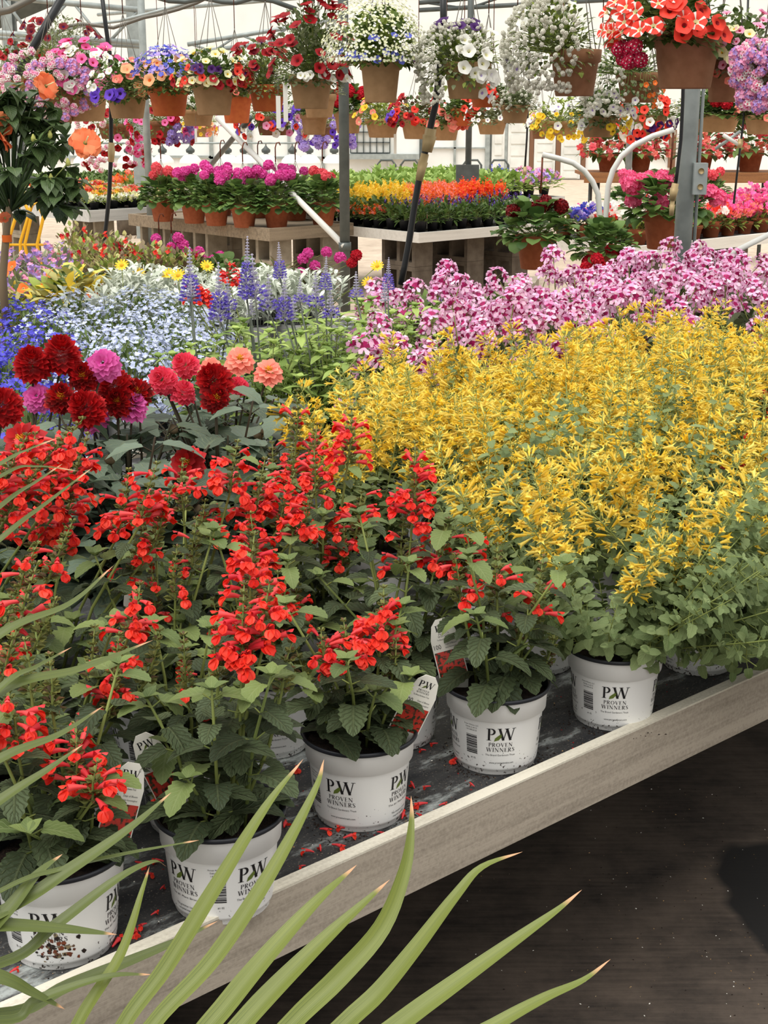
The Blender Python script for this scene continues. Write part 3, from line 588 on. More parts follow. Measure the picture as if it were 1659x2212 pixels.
def sans(s):
    if s in _tc: return _tc[s]
    cu=bpy.data.curves.new('t','FONT'); cu.body=s; cu.size=1; cu.align_x='CENTER'; cu.resolution_u=2
    o=bpy.data.objects.new('t',cu); COL.objects.link(o); dg=bpy.context.evaluated_depsgraph_get()
    me=bpy.data.meshes.new_from_object(o.evaluated_get(dg)); vs=[tuple(v.co) for v in me.vertices]; fs=[tuple(p.vertices) for p in me.polygons]
    x0=min(v[0] for v in vs);x1=max(v[0] for v in vs)
    bpy.data.objects.remove(o); bpy.data.curves.remove(cu); bpy.data.meshes.remove(me)
    _tc[s]=([[(vs[i][0]-(x0+x1)/2,vs[i][1]) for i in f] for f in fs],x1-x0); return _tc[s]
def sansw(s,width,h,x,y):
    q,wd=sans(s); return [[(x+a/wd*width,y+b*h) for a,b in f] for f in q]
PROF=[(.0,.002),(.055,.0),(.0585,.0),(.060,.002),(.0605,.008),(.0625,.0095),(.0635,.013),(.0700,.088),(.0712,.0905),(.0745,.092),(.0760,.120),(.0775,.1225)]
def prad(z): return .0635+(.0700-.0635)*(z-.013)/.075
def bend(mb,polys,az,k):
    for f in polys:
        pts=[]
        for x,z in f:
            r=prad(z); a=az+x/r-math.pi/2; pts.append(((r+.0004)*math.cos(a),(r+.0004)*math.sin(a),z))
        # orient outward
        c=sum((V(p) for p in pts),V())/len(pts); n=(V(pts[1])-V(pts[0])).cross(V(pts[2])-V(pts[0]))
        if n.dot(V((c.x,c.y,0)))<0: pts.reverse()
        mb.poly(pts,k)
def logo(mb,az,tagl,foot):
    bend(mb,word('P',.0135,.0195,-.0145,.060)+word('W',.0270,.0195,.0085,.0605),az,'ink')
    lf=[(-.010,.0585),(-.0085,.064),(-.004,.068),(.0015,.0725),(.001,.066),(-.003,.061)]
    bend(mb,[lf],az,'logo_leaf')
    bend(mb,word('PROVEN',.036,.0062,0,.0500),az,'ink_grey'); bend(mb,word('WINNERS',.0425,.0066,0,.0415),az,'ink_grey')
    bend(mb,sansw(tagl,.044,.0042,0,.0345),az,'ink_grey')
    for i,(s,wd,hh) in enumerate(foot): bend(mb,sansw(s,wd,hh,.002,.0215-.0055*i),az,'ink')
def barcode(mb,az):
    for i,(s,wd) in enumerate([('Proven Winners, LLC',.024),('DeKalb, IL 60115',.019),('1-815-895-8130',.018)]): bend(mb,sansw(s,wd,.0034,0,.0800-.0042*i),az,'ink_grey')
    z=.0650; rr=random.Random(3)
    while z>.034:
        h=rr.choice((.0006,.0006,.0011,.0016)); bend(mb,[[(x0,z-h),(x1,z-h),(x1,z),(x0,z)] for x0,x1 in ((-.009,-.003),(-.003,.003),(.003,.009))],az,'ink'); z-=h+rr.choice((.0005,.0005,.001))
    bend(mb,sansw('#1 02',.008,.004,.002,.026),az,'ink')
def print_mesh():
    mb=MB(); A=('The Brand Gardeners Trust',[('www.provenwinners.com',.036,.0045)]); B=('The #1 Plant Brand',[('This container contains',.034,.004),('recycled material.',.027,.004)])
    logo(mb,0,*A); logo(mb,math.radians(79),*B); logo(mb,math.radians(-79),*B); barcode(mb,math.radians(-38)); logo(mb,math.radians(165),*A); barcode(mb,math.radians(122))
    return mb.mesh('logo_print',False)
ME_PRINT=print_mesh()
mb=MB(); mb.lathe(PROF,'pot_white',56); ME_POT=mb.mesh('pot')
mb=MB(); mb.lathe([(.0768,.1206),(.0797,.1210),(.0812,.1226),(.0812,.1258),(.0803,.1272),(.0785,.1272),(.0755,.124),(.0735,.108),(.0690,.09)],'pot_black',56); ME_RIM=mb.mesh('rim')
def soil_mesh(r,z,seed):
    rr=random.Random(seed); mb=MB(); n=26; rings=[0,.35,.65,.88,1]
    b=0
    for q in rings:
        for j in range(n): a=2*math.pi*j/n; mb.v.append((r*q*math.cos(a),r*q*math.sin(a),z+rr.uniform(-.004,.004)*(q<1)+.004*(1-q)))
    for i in range(len(rings)-1):
        for j in range(n): j2=(j+1)%n; mb.face((i*n+j,(i+1)*n+j,(i+1)*n+j2,i*n+j2),'soil')
    return mb.mesh('soil')
ME_SOIL=soil_mesh(.0736,.110,1)
def tag_meshes():
    hw=.0185
    out=[(-.010,-.03),(.010,-.03),(hw,0),(hw*.98,.052),(.013,.070),(.006,.0775),(-.006,.0775),(-.013,.070),(-hw*.98,.052),(-hw,0)]
    mb=MB(); n=len(out); b=[(x,-.0005,z) for x,z in out]; f=[(x,.0005,z) for x,z in out]
    mb.poly(b,'tag_white'); mb.poly(list(reversed(f)),'tag_white')
    for i in range(n): j=(i+1)%n; mb.poly([b[i],f[i],f[j],b[j]],'tag_white')
    card=mb.mesh('plant_tag',False)
    mb=MB(); z0,z1=.004,.036
    mb.poly([(-hw*.93,-.0007,z0),(hw*.93,-.0007,z0),(hw*.92,-.0007,z1),(-hw*.92,-.0007,z1)],'tag_picture'); pic=mb.mesh('tag_picture',False)
    mb=MB()
    def put(polys,k):
        for p in polys:
            q=[(x,-.00075,z) for x,z in p]
            if (V(q[1])-V(q[0])).cross(V(q[2])-V(q[0])).y>0: q.reverse()
            mb.poly(q,k)
    put(word('P',.0065,.008,-.0062,.062)+word('W',.0115,.008,.0038,.062),'ink'); put([[(-.0045,.0605),(-.002,.064),(.001,.066),(0,.0625)]],'logo_leaf')
    put(word('PROVEN',.014,.0022,0,.0572)+word('WINNERS',.016,.0022,0,.0542),'ink_grey'); put(sansw('The Brand Gardeners Trust',.020,.0028,0,.0505),'ink_grey')
    put(sansw('100',.009,.0085,-.0115,.040),'ink'); put(sansw('Days of Bloom',.015,.0028,.006,.0435)+sansw('Salvia Hummingbird',.016,.0024,.006,.0395),'ink_grey')
    return card,pic,mb.mesh('tag_text',False)
ME_TAG=tag_meshes()
def white_pot(root,az,prints=True,gt=None,z=0):
    """white nursery pot with black rim, printed logos, soil; optional plant tag (angle, tilt, turn)"""
    p=link('pot',ME_POT,root,(0,0,z),(0,0,az)); link('rim',ME_RIM,p)['label']='black inner rim of the pot'
    if prints: link('logo_print',ME_PRINT,p)['label']='dark printed leaf logo, name and barcode on the white pot'
    link('soil',ME_SOIL,root,(0,0,z))
    if gt:
        a,tx,ty,tz=gt[:4]; r=gt[4] if len(gt)>4 else .062
        t=link('plant_tag',ME_TAG[0],root,(r*math.cos(a),r*math.sin(a),z+.126),(tx,ty,tz),1.2); t['label']='white plant tag with a red flower picture'
        link('tag_picture',ME_TAG[1],t); link('tag_text',ME_TAG[2],t)
    return p
# ---------------------------------------------------------------- scarlet salvia
def salvia_flower(mb,b,d,rnd,s=1):
    d=V(d).normalized(); up=V((0,0,1)); sd=d.cross(up).normalized() if abs(d.z)<.95 else V((1,0,0)); nm=sd.cross(d)
    L=.019*s; k='salvia_red'
    mb.tube([b,b+d*L*.5+nm*.001,b+d*L],[.0016*s,.0026*s,.0042*s],'salvia_tube',5,False)
    t=b+d*L
    mb.leaf(t+nm*.003*s,d+nm*.25,nm,.010*s,.0036*s,'salvia_tube' if rnd.random()<.5 else k,4,'obov',.5,-.7,rnd=rnd)
    for q in (-1,1): mb.leaf(t-nm*.002*s,d*.7-nm*.55+sd*q*.5,nm,.0128*s,.0056*s,k,5,'round',.75,.3,rnd=rnd)
    mb.leaf(t-nm*.0025*s,d*.6-nm*.8,nm,.0130*s,.0056*s,k,5,'round',.6,.25,rnd=rnd)
def salvia_spike_mb(mb,p0,p1,p2,rnd,nfl,L=.12,young=.25):
    """stem p0->p1 then flower spike p1->p2"""
    mid=(p0+p1)/2+V((rnd.uniform(-.012,.012),rnd.uniform(-.012,.012),.01))
    st=[p0,mid,p1,p1.lerp(p2,.5)+V((rnd.uniform(-.004,.004),0,0)),p2]
    mb.tube(st,[.0026,.0024,.0018,.0014,.0008],'mint_stem',5)
    n=max(5,int((p2-p1).length/.0095)); ax=(p2-p1).normalized()
    for i in range(n):
        u=i/(n-1); c=p1.lerp(p2,u); a0=rnd.uniform(0,6.28)
        m=5 if u<.8 else 4
        for j in range(m):
            a=a0+2*math.pi*j/m+rnd.uniform(-.3,.3); d=V((math.cos(a),math.sin(a),.45+.4*u)).normalized(); s=1-.55*u
            e=c+d*.007*s
            mb.tube([c,e],[.0008,.0006],'calyx',3,False)
            mb.leaf(e-d*.001,d,V((0,0,1)),.0125*s,.0044*s,'calyx' if rnd.random()<.7 else 'calyx_dark',2,'ovate',.2,.8,rnd=rnd)
            mb.leaf(e-d*.001,d+V((0,0,-.3)),V((0,0,1)),.0115*s,.004*s,'calyx',2,'ovate',-.2,-.8,rnd=rnd)
    for j in range(int(nfl*1.12)):
        u=min(.93,abs(rnd.gauss(.32,.26))); c=p1.lerp(p2,u); a=rnd.uniform(0,6.28)
        d=V((math.cos(a),math.sin(a),rnd.uniform(-.1,.6))).normalized(); salvia_flower(mb,c+d*.009,d,rnd,rnd.uniform(.95,1.3)*(1.0-.25*u))
def leafy_stem(mb,rnd,base,tip,leaf,n,L0,L1,wr,shape,stemk,serr=.06,young=None,droop=.7,r=.0022,seg=7):
    mid=(base+tip)/2; ax=(tip-base); out=V((tip.x-base.x,tip.y-base.y,0)); mid=mid-out*.12+V((0,0,ax.length*.06))
    P=[base,mid,tip]; mb.tube(P,[r,r*.85,r*.6],stemk,5)
    a0=rnd.uniform(0,6.28)
    for i in range(n):
        u=(i+.6)/n; c=base.lerp(mid,u*2) if u<.5 else mid.lerp(tip,u*2-1)
        for q in (0,math.pi):
            a=a0+i*math.pi/2+q+rnd.uniform(-.25,.25); L=(L0+(L1-L0)*u)*rnd.uniform(.8,1.15)
            d=V((math.cos(a),math.sin(a),.35+.35*u)); d.normalize(); pt=c+d*L*.28
            mb.tube([c,pt],[.0011,.0009],stemk,4,False)
            mb.leaf(pt,V((d.x,d.y,rnd.uniform(-.25,.3))),V((0,0,1)),L,L*wr,young if (young and u>.8) else leaf,seg,shape,droop*rnd.uniform(.6,1.4),.22,serr,rnd)
    if young:
        for q in range(4): a=q*math.pi/2+rnd.random(); mb.leaf(tip,V((math.cos(a),math.sin(a),.8)),V((0,0,1)),L1*.55,L1*.2,young,4,'ovate',.4,.3,rnd=rnd)
SALV=[]
for q in range(4):
    rnd=random.Random(40+q); mb=MB()
    for i in range(8):
        a=2*math.pi*i/8+rnd.uniform(-.3,.3); r0=rnd.uniform(.01,.035); r1=rnd.uniform(.045,.12); h=rnd.uniform(.06,.2)
        leafy_stem(mb,rnd,V((r0*math.cos(a),r0*math.sin(a),.108)),V((r1*math.cos(a),r1*math.sin(a),.112+h)),'salvia_leaf',2+int(h/.05),.058,.036,.37,'cordate','mint_stem',serr=.085,young='salvia_young',seg=12)
    SALV.append(mb.mesh('foliage'))
def salvia(rim,az,label,spikes,var,rz=0,gt=None,fs=1,prints=True,faded=0):
    p=atz(rim[0],rim[1],BZ+.1285) if len(rim)==2 else ST(rim[0],rim[1],BZ); p.z=BZ+.0003; POTS.append(V(p))
    t=thing('potted_salvia',label,'potted plant',p,0,'potted red salvias on the near bench')
    white_pot(t,az,prints,gt); link('foliage',SALV[var%4],t,(0,0,.108*(1-1.1*fs)),(0,0,rz),(1.16,1.16,1.1*fs))
    rnd=random.Random(int(abs(p.x*1000))+var)
    for sp in spikes:
        x,y,h=sp[0],sp[1],sp[2]; n=sp[3] if len(sp)>3 else 16; dy=sp[4] if len(sp)>4 else rnd.uniform(-.05,.03)
        c=atY(x,y,p.y+dy)-p; lean=V((c.x,c.y,0))*.15
        p2=c+V((0,0,h*.5))+lean*.5; p1=c-V((0,0,h*.5))-lean*.5
        r0=V((c.x*.25,c.y*.25,.108)); mb=MB()
        salvia_spike_mb(mb,r0,p1,p2,rnd,n); mb.build('flower_spike',t)
        # a pair or two of leaves on the stalk belong to the foliage of this spike
        mbl=MB()
        for u in (.45,.7,.9):
            cc=r0.lerp(p1,u); a0=rnd.uniform(0,3.14)
            for s_ in (0,math.pi):
                a=a0+s_; L=rnd.uniform(.03,.052)*(1.1-.4*u); d=V((math.cos(a),math.sin(a),.3)); pt=cc+d*.012
                mbl.tube([cc,pt],.0009,'mint_stem',4,False); mbl.leaf(pt,V((d.x,d.y,rnd.uniform(-.3,.2))),V((0,0,1)),L,L*.38,'salvia_leaf',12,'cordate',.7,.22,.085,rnd)
        mbl.build('stalk_leaves',t)
    return t
D=math.radians
POTS=[]
def free(p,d=.168):
    """nearest spot to p whose pot clears every pot already standing"""
    for r in range(0,60):
        for k in range(max(1,r*3)):
            a=2*math.pi*k/max(1,r*3); q=p+V((math.cos(a),math.sin(a),0))*(.012*r)
            if all((q-o).xy.length>=d for o in POTS): POTS.append(V(q)); return q
    return p
salvia((123,1825),D(0),'red salvia in white pot, front left corner, brown stains on the print',[(165,1640,.085,20,-.02),(28,1560,.08,16,-.03),(205,1690,.05,8,-.05),(110,1480,.07,0,.02),(60,1440,.06,0,.02)],0,0,(D(15),D(-8),D(22),D(28),.064))
salvia((475,1743),D(41),'red salvia in white pot showing two logos and a barcode between them',[(525,1350,.10,26,.0),(575,1330,.08,14,.01),(545,1235,.09,16,.06),(470,1420,.07,0,.0),(620,1440,.06,0,.02)],1,1.1,(D(158),D(-4),D(-26),D(-6),.064))
salvia((776,1573),D(-22),'red salvia in white pot with tall tag at right and dirt-speckled base',[(745,1395,.07,18,-.02),(825,1335,.085,20,.02),(700,1400,.05,8,-.03),(850,1430,.06,0,0),(650,1440,.05,0,0)],2,2.0,(D(-10),D(6),D(24),D(12),.060))
salvia((1073,1468),D(2),'red salvia in white pot with tag leaning at left, beside the leafy mint',[(1058,1320,.07,3),(1165,1275,.10,7),(1075,1235,.08,5),(990,1250,.07,4),(1120,1370,.05,0),(1190,1400,.05,0)],3,.6,(D(168),D(-10),D(-13),D(8),.064),1.1)
salvia((853,1425),D(0),'red salvia in white pot behind the gap between the two central front pots',[(893,1050,.13,30,.02),(960,1185,.09,16,0),(1000,1215,.06,10,0),(870,1180,.08,8,.02)],1,2.6,None,1.15)
salvia((578,1440),D(10),'red salvia in white pot directly behind the dirt-speckled one',[(545,1180,.1,22,.05),(600,1300,.09,18,-.05),(470,1350,.08,12,-.05),(640,1290,.06,5,-.02)],0,3.3,None,1.1)
salvia((.41,.225,0),D(-20),'red salvia mostly in leaf, in white pot behind the two-logo pot',[(345,1700,.06,2,-.1),(400,1440,.09,2,-.1),(440,1480,.06,3,0)],2,4.1,None,1.05)
salvia((.22,.27,0),D(20),'red salvia in white pot behind the stained front left pot',[(250,1440,.085,12,-.03),(290,1320,.07,12,0),(245,1500,.06,6,-.05),(110,1480,.08,0,0),(200,1420,.08,0,0),(330,1420,.07,0,0)],3,5.0,None,1.0)
back=[((.02,.28),[(60,1290,.08,5),(25,1400,.07,5),(95,1350,.06,3)],'far left behind the corner pot, few open flowers'),
 ((.12,.52),[(60,1230,.07,4),(20,1330,.07,5),(130,1190,.08,6),(100,1350,.07,2)],'at the left edge, buds mostly green'),
 ((.33,.53),[(265,1090,.10,20),(320,1070,.09,14),(300,1180,.09,8),(350,1120,.09,9)],'with flowers right in front of the dark dahlia leaves'),
 ((.60,.53),[(560,1060,.10,24),(620,1080,.09,20),(505,1010,.08,14),(660,1105,.08,14),(440,1130,.07,8),(395,1050,.08,10)],'with the broadest mass of scarlet flowers'),
 ((.84,.46),[(755,945,.09,18),(775,1110,.07,12),(740,1180,.07,10),(700,1150,.07,8),(680,1020,.08,12)],'growing into the yellow mint, scarlet against yellow'),
 ((.26,.74),[(110,1040,.10,22),(165,1010,.10,20),(150,1100,.10,20),(60,1010,.10,20),(90,1120,.09,14)],'under the red dahlias at left'),
 ((.04,.74),[(20,1010,.09,18),(130,960,.07,14),(40,1080,.08,14),(10,1120,.08,10)],'at the left edge under the dahlia with a yellow eye'),
 ((.91,.66),[(680,955,.06,8),(630,1010,.08,10),(590,1000,.07,10),(640,900,.09,3)],'between the dahlia leaves and the first yellow flowers'),
 ((.47,.40),[(420,1180,.08,3),(380,1240,.08,2),(330,1280,.08,4)],'in leaf behind the central left pots')]
mb=MB(); rr_=random.Random(12)
for i in range(70):
    x0,z0=rr_.gauss(.004,.012),rr_.gauss(.030,.009); k=5; r_=rr_.uniform(.0008,.0042)
    bend(mb,[[(x0+r_*rr_.uniform(.5,1.2)*math.cos(2*math.pi*j/k),max(.014,min(.086,z0+r_*rr_.uniform(.5,1.2)*math.sin(2*math.pi*j/k)))) for j in range(k)]],0,rr_.choice(['rust','soil','leaf_bronze']))
pp=[c for c in bpy.data.objects['potted_salvia'].children if c.name.startswith('pot')][0]; mb.build('dirt_stain',pp,smooth=False)['label']='brown dirt stain over the print'
for q,(st,sp,lab) in enumerate(back): salvia((st[0],st[1],0),R.uniform(-1,1),'red salvia '+lab,sp,q,R.uniform(0,6),(D(170),D(-8),D(-8),D(6)) if q in (3,8) else None,1.15)
# ---------------------------------------------------------------- yellow mint (agastache)
def mint_stem(seed,flower,h):
    rnd=random.Random(seed); mb=MB(); b=V((0,0,.108)); top=V((rnd.uniform(-.03,.03),rnd.uniform(-.03,.03),.108+h)); mid=(b+top)/2+V((rnd.uniform(-.015,.015),rnd.uniform(-.015,.015),0))
    mb.tube([b,mid,top],[.0017,.0014,.0007],'mint_stem',5)
    at_=lambda u: b.lerp(mid,u*2) if u<.5 else mid.lerp(top,u*2-1)
    split=.52 if flower else .97
    n=int(h*split/.024)
    for i in range(n):
        u=.12+(split-.12)*i/n; c=at_(u); a0=i*math.pi/2+rnd.uniform(-.3,.3)
        for q in (0,math.pi):
            a=a0+q; L=rnd.uniform(.026,.04)*(1.15-.65*u/ max(split,.6)); d=V((math.cos(a),math.sin(a),rnd.uniform(.1,.5))); pt=c+d*.011
            mb.tube([c,pt],.0007,'mint_stem',3,False); mb.leaf(pt,V((d.x,d.y,rnd.uniform(-.2,.45))),V((0,0,1)),L,L*.40,'mint_leaf',6,'cordate',rnd.uniform(.2,.8),.2,.08,rnd)
            if rnd.random()<.45:  # short side shoot
                e=pt+V((d.x,d.y,.8)).normalized()*.02; mb.tube([c,e],.0008,'mint_stem',3,False)
                for w_ in range(3): aa=rnd.uniform(0,6.28); mb.leaf(e,V((math.cos(aa),math.sin(aa),.5)),V((0,0,1)),L*.55,L*.22,'mint_leaf',4,'cordate',.4,.2,rnd=rnd)
    if flower:
        m=int(h*(1-split)/.0145)
        for i in range(m):
            u=split+(1-split)*i/m; c=at_(u); f=1-.55*(i/m)
            for j in range(rnd.choice((6,7,8,9)) if flower>1 else rnd.choice((2,3,4))):
                a=rnd.uniform(0,6.28); d=V((math.cos(a),math.sin(a),rnd.uniform(-.1,.75))).normalized(); s=c+d*rnd.uniform(.003,.012)
                if rnd.random()<.8: mb.tube([c,s],.0005,'mint_bud',3,False)
                mb.trumpet(s,d,.006,.0011,.0016,'mint_bud',4,1.2,rnd=rnd)
                if rnd.random()<f+.1: mb.trumpet(s+d*.003,d,rnd.uniform(.018,.026),.0012,.0031,'mint_yellow' if rnd.random()<.88 else 'mint_orange',4,2.2,rnd=rnd)
        for j in range(5): a=rnd.uniform(0,6.28); mb.trumpet(top,V((math.cos(a),math.sin(a),1)),.008,.001,.0016,'mint_bud',4,1.1,rnd=rnd)
    return mb.mesh('flower_stem' if flower else 'leafy_stem')
MF=[mint_stem(100+q,2,h) for q,h in enumerate((.31,.34,.36,.33,.28))]; MS=[mint_stem(120+q,1,h) for q,h in enumerate((.28,.33))]; ML=[mint_stem(140+q,0,h) for q,h in enumerate((.30,.34,.26,.20,.36))]
def mint(p,label,nf,ns,nl,rnd,group,spread=.5,sc=1,prints=False,az=0,lean=None,hang=()):
    t=thing('potted_yellow_mint',label,'potted plant',p,0,group)
    POTS.append(V(p)); white_pot(t,az,prints)
    for a,tl,sx_ in hang:
        me=rnd.choice(ML); q=Matrix.Rotation(tl,3,V((-math.sin(a),math.cos(a),0))); b=V((.06*math.cos(a),.06*math.sin(a),.128)); link('leafy_stem',me,t,b-q@(V((0,0,.108))*sx_),q.to_euler(),sx_)
    for i in range(nf+ns+nl):
        me,nm=(rnd.choice(MF),'flower_stem') if i<nf else (rnd.choice(MS),'flower_stem') if i<nf+ns else (rnd.choice(ML),'leafy_stem')
        a=rnd.uniform(0,6.28); tl=spread*math.sqrt(rnd.random())*(1.0 if i<nf+ns else 1.5)
        if lean and i>=nf: a=lean+rnd.gauss(0,.6); 
        r0=rnd.uniform(0,.045); s=sc*rnd.uniform(.82,1.08)
        q=Matrix.Rotation(tl,3,V((-math.sin(a),math.cos(a),0))) @ Matrix.Rotation(rnd.uniform(0,6.28),3,'Z')
        piv=V((0,0,.108)); loc=V((r0*math.cos(a),r0*math.sin(a),.108))-q@(piv*s)
        link(nm,me,t,loc,q.to_euler(),s)
    return t
rnd=random.Random(5)
p=atz(1330,1388,BZ+.1285); p.z=BZ+.0003
mint(p,'yellow mint in white pot at the bench edge, mostly leaf, right of the red salvias',5,6,24,rnd,'potted yellow mints on the near bench',.62,1.0,True,D(-7),D(-20),[(D(-35),1.25,.9),(D(-150),1.1,.8),(D(-10),1.2,1.0),(D(165),1.1,.9),(D(-150),.8,.75),(D(-105),.75,.7),(D(-130),.6,.8),(D(-60),.8,.8),(D(-175),.7,.8),(D(150),.8,.9)])
p=ST(1.40,.10,BZ+.0003); mint(p,'sprawling leafy yellow mint hanging over the board at the right edge',3,5,24,rnd,'potted yellow mints on the near bench',.75,1.0,True,D(10),D(-75),[(D(-95),1.35,1.0),(D(-70),1.45,1.05),(D(-50),1.3,1.1),(D(-20),1.3,1.0),(D(-115),1.25,.9),(D(-60),1.6,.9),(D(-35),1.5,1.0),(D(-40),1.6,1.5),(D(-58),1.75,1.35),(D(-75),1.65,1.45),(D(-20),1.6,1.4),(D(-92),1.7,1.25),(D(-48),1.5,1.3)])
p=ST(1.19,.29,BZ+.0003); mint(p,'leafy yellow mint behind the first mint pot, few flowers',6,5,16,rnd,'potted yellow mints on the near bench',.6,1.0)
p=ST(1.47,.32,BZ+.0003); mint(p,'leafy yellow mint behind the sprawling one at the right',6,5,16,rnd,'potted yellow mints on the near bench',.6,1.02)
p=ST(1.64,.10,BZ+.0003); mint(p,'trailing leafy mint cut by the right picture edge, yellow flowers few',4,5,20,rnd,'potted yellow mints on the near bench',.65,1.0,False,0,D(-90),[(D(-80),1.4,1.0),(D(-110),1.35,1.0),(D(-55),1.3,1.0),(D(-100),1.65,1.4),(D(-125),1.6,1.4),(D(-75),1.7,1.3),(D(-140),1.5,1.3)])
for i in range(-1,8):
    for j in range(1,6):
        s=1.10+.225*i+.07*(j%2); t=.10+.205*j
        if (s,t)==(0,0) or (j==1 and s<1.75): continue
        p=ST(s+rnd.uniform(-.02,.02),t+rnd.uniform(-.02,.02),BZ+.0003); X,Y=px((p.x,p.y,BZ+.42))
        if X<(700 if j<3 else 745) or X>1745: continue
        if s<.98+.1*j and j<3: continue
        if any((p-o).xy.length<.166 for o in POTS): continue
        mint(p,'yellow mint within the dense mass of yellow bloom',10 if j>2 else 5,2 if j>2 else 4,4 if j>2 else 12,rnd,'massed yellow mints in full bloom',.5,1.0 if j<4 else .94)
# ---------------------------------------------------------------- dahlias
def dahlia_bloom(seed,cols,r,rows,pl,pw,eye=None,cup=0):
    rnd=random.Random(seed); mb=MB(); 
    for i in range(rows):
        u=i/(rows-1); n=int(round(7+12*(1-u)))+ (0 if rows>4 else -4); el=D(-35 if rows>5 else -10)+u*D(110 if rows>5 else 70)
        for j in range(n):
            a=2*math.pi*(j+.5*(i%2))/n+rnd.uniform(-.1,.1); d=sph(a,el+rnd.uniform(-.1,.1)); up=V((-math.sin(el)*math.cos(a),-math.sin(el)*math.sin(a),math.cos(el)))
            L=pl*(1-.45*u)*rnd.uniform(.9,1.1)
            mb.leaf(d*r*.18+V((0,0,.004*i)),d,up,L,pw*(1-.3*u),rnd.choice(cols),4,'obov',-.5 if rows>5 else .25,.55 if rows>5 else .25,rnd=rnd)
    if eye:
        for j in range(26): a=j*2.4; q=.011*math.sqrt(j/26); mb.tube([(q*math.cos(a),q*math.sin(a),.006),(q*1.1*math.cos(a),q*1.1*math.sin(a),.018+.004*(1-j/26))],[.0016,.001],eye,4)
    for j in range(8): a=j*.785; mb.leaf(V((0,0,-.004)),sph(a,-.3),V((0,0,1)),.016,.005,'leaf_mid',3,'ovate',.3,.2)
    return mb.mesh('bloom')
DB={'red':dahlia_bloom(1,['dahlia_red'],.05,9,.038,.0095),'dark':dahlia_bloom(2,['dahlia_dark','dahlia_red'],.045,8,.034,.008,'gold_centre'),'redeye':dahlia_bloom(3,['dahlia_red'],.045,4,.042,.012,'gold_centre'),
    'mag':dahlia_bloom(4,['dahlia_magenta'],.045,5,.038,.011),'pink':dahlia_bloom(5,['dahlia_pink'],.045,6,.036,.011),'coral':dahlia_bloom(6,['dahlia_coral'],.045,4,.040,.013,'gold_centre')}
def bud_mesh():
    mb=MB(); mb.lathe([(.001,-.008),(.007,-.006),(.010,0),(.008,.006),(.001,.011)],'leaf_bronze',12); 
    for j in range(6): a=j*1.05; mb.leaf(V((0,0,-.007)),sph(a,.2),V((0,0,1)),.014,.004,'leaf_mid',3,'ovate',-.9,.2)
    return mb.mesh('bud')
ME_BUD=bud_mesh()
DL=[]
for q in range(3):
    rnd=random.Random(70+q); mb=MB()
    for i in range(19):
        a=2*math.pi*i/19+rnd.uniform(-.3,.3); r1=rnd.uniform(.05,.17); h=rnd.uniform(.08,.33); base=V((.02*math.cos(a),.02*math.sin(a),.108)); tip=V((r1*math.cos(a),r1*math.sin(a),.11+h))
        leafy_stem(mb,rnd,base,tip,'dahlia_leaf',4,.095,.08,.33,'ovate','dahlia_stem',serr=.1,droop=.6,r=.003,seg=8)
    DL.append(mb.mesh('foliage'))
def dahlia(s,t,label,blooms,var,buds=3):
    p=free(ST(s,t,BZ+.0003)); th=thing('potted_dahlia',label,'potted plant',p,0,'potted dahlias on the near bench'); rnd=random.Random(var*7+3)
    white_pot(th,0,False); link('foliage',DL[var%3],th,(0,0,0),(0,0,rnd.uniform(0,6)))
    for x,y,k,sc_,dy in blooms:
        c=atY(x,y,p.y+dy)-p; mb=MB(); r0=V((c.x*.15,c.y*.15,.108)); m=(r0+c)/2+V((rnd.uniform(-.02,.02),0,0)); mb.tube([r0,m,c-V((0,0,.006))],[.003,.0025,.002],'dahlia_stem',6); mb.build('flower_stalk',th)
        tilt=rnd.uniform(.5,1.1); yaw=rnd.uniform(-.6,.6)
        link('bloom',DB[k],th,c,(tilt,rnd.uniform(-.2,.2),yaw),sc_*.92)
    for _ in range(buds):
        a=rnd.uniform(0,6.28); c=V((.12*math.cos(a),.12*math.sin(a),.108+rnd.uniform(.16,.24))); mb=MB(); mb.tube([(0,0,.108),c*.5+V((0,0,.09)),c],[.0022,.002,.0016],'dahlia_stem',5); mb.build('flower_stalk',th); link('bud',ME_BUD,th,c,(rnd.uniform(-.4,.4),rnd.uniform(-.4,.4),0),1.1)
dahlia(.60,1.02,'dahlia with full dark red blooms and a magenta one, at left',[(70,790,'red',.85,.0),(133,772,'red',.9,.02),(225,788,'mag',.8,.02),(190,885,'red',.85,-.08),(130,862,'dark',.8,-.05),(180,815,'dark',.8,.02),(82,860,'mag',.7,.0)],0)
dahlia(.80,1.0,'dahlia with deep red pompon blooms beside the magenta one',[(250,840,'red',.95,-.02),(300,850,'dark',.8,.0),(285,880,'mag',.8,-.02),(200,900,'mag',.8,-.04),(255,870,'dark',.8,-.04)],1)
dahlia(.98,.93,'dahlia with rose pink and red blooms, centre of the dahlia row',[(352,822,'pink',.8,.0),(402,790,'pink',.75,.04),(465,825,'red',.9,-.02),(465,862,'dark',.8,-.05),(395,850,'pink',.7,0)],2)
dahlia(1.10,1.10,'dahlia with coral orange blooms at the right of the row',[(518,779,'coral',.78,.02),(580,805,'coral',.78,.0),(455,795,'coral',.6,.04),(515,835,'pink',.6,0)],0)
dahlia(.42,.94,'dahlia with single dark red blooms at the left picture edge',[(8,880,'red',.85,-.02),(50,955,'redeye',.85,-.12)],1)
dahlia(.68,.80,'dahlia of dark leaves with one low red bloom',[(405,1000,'redeye',.75,-.05)],2,5)
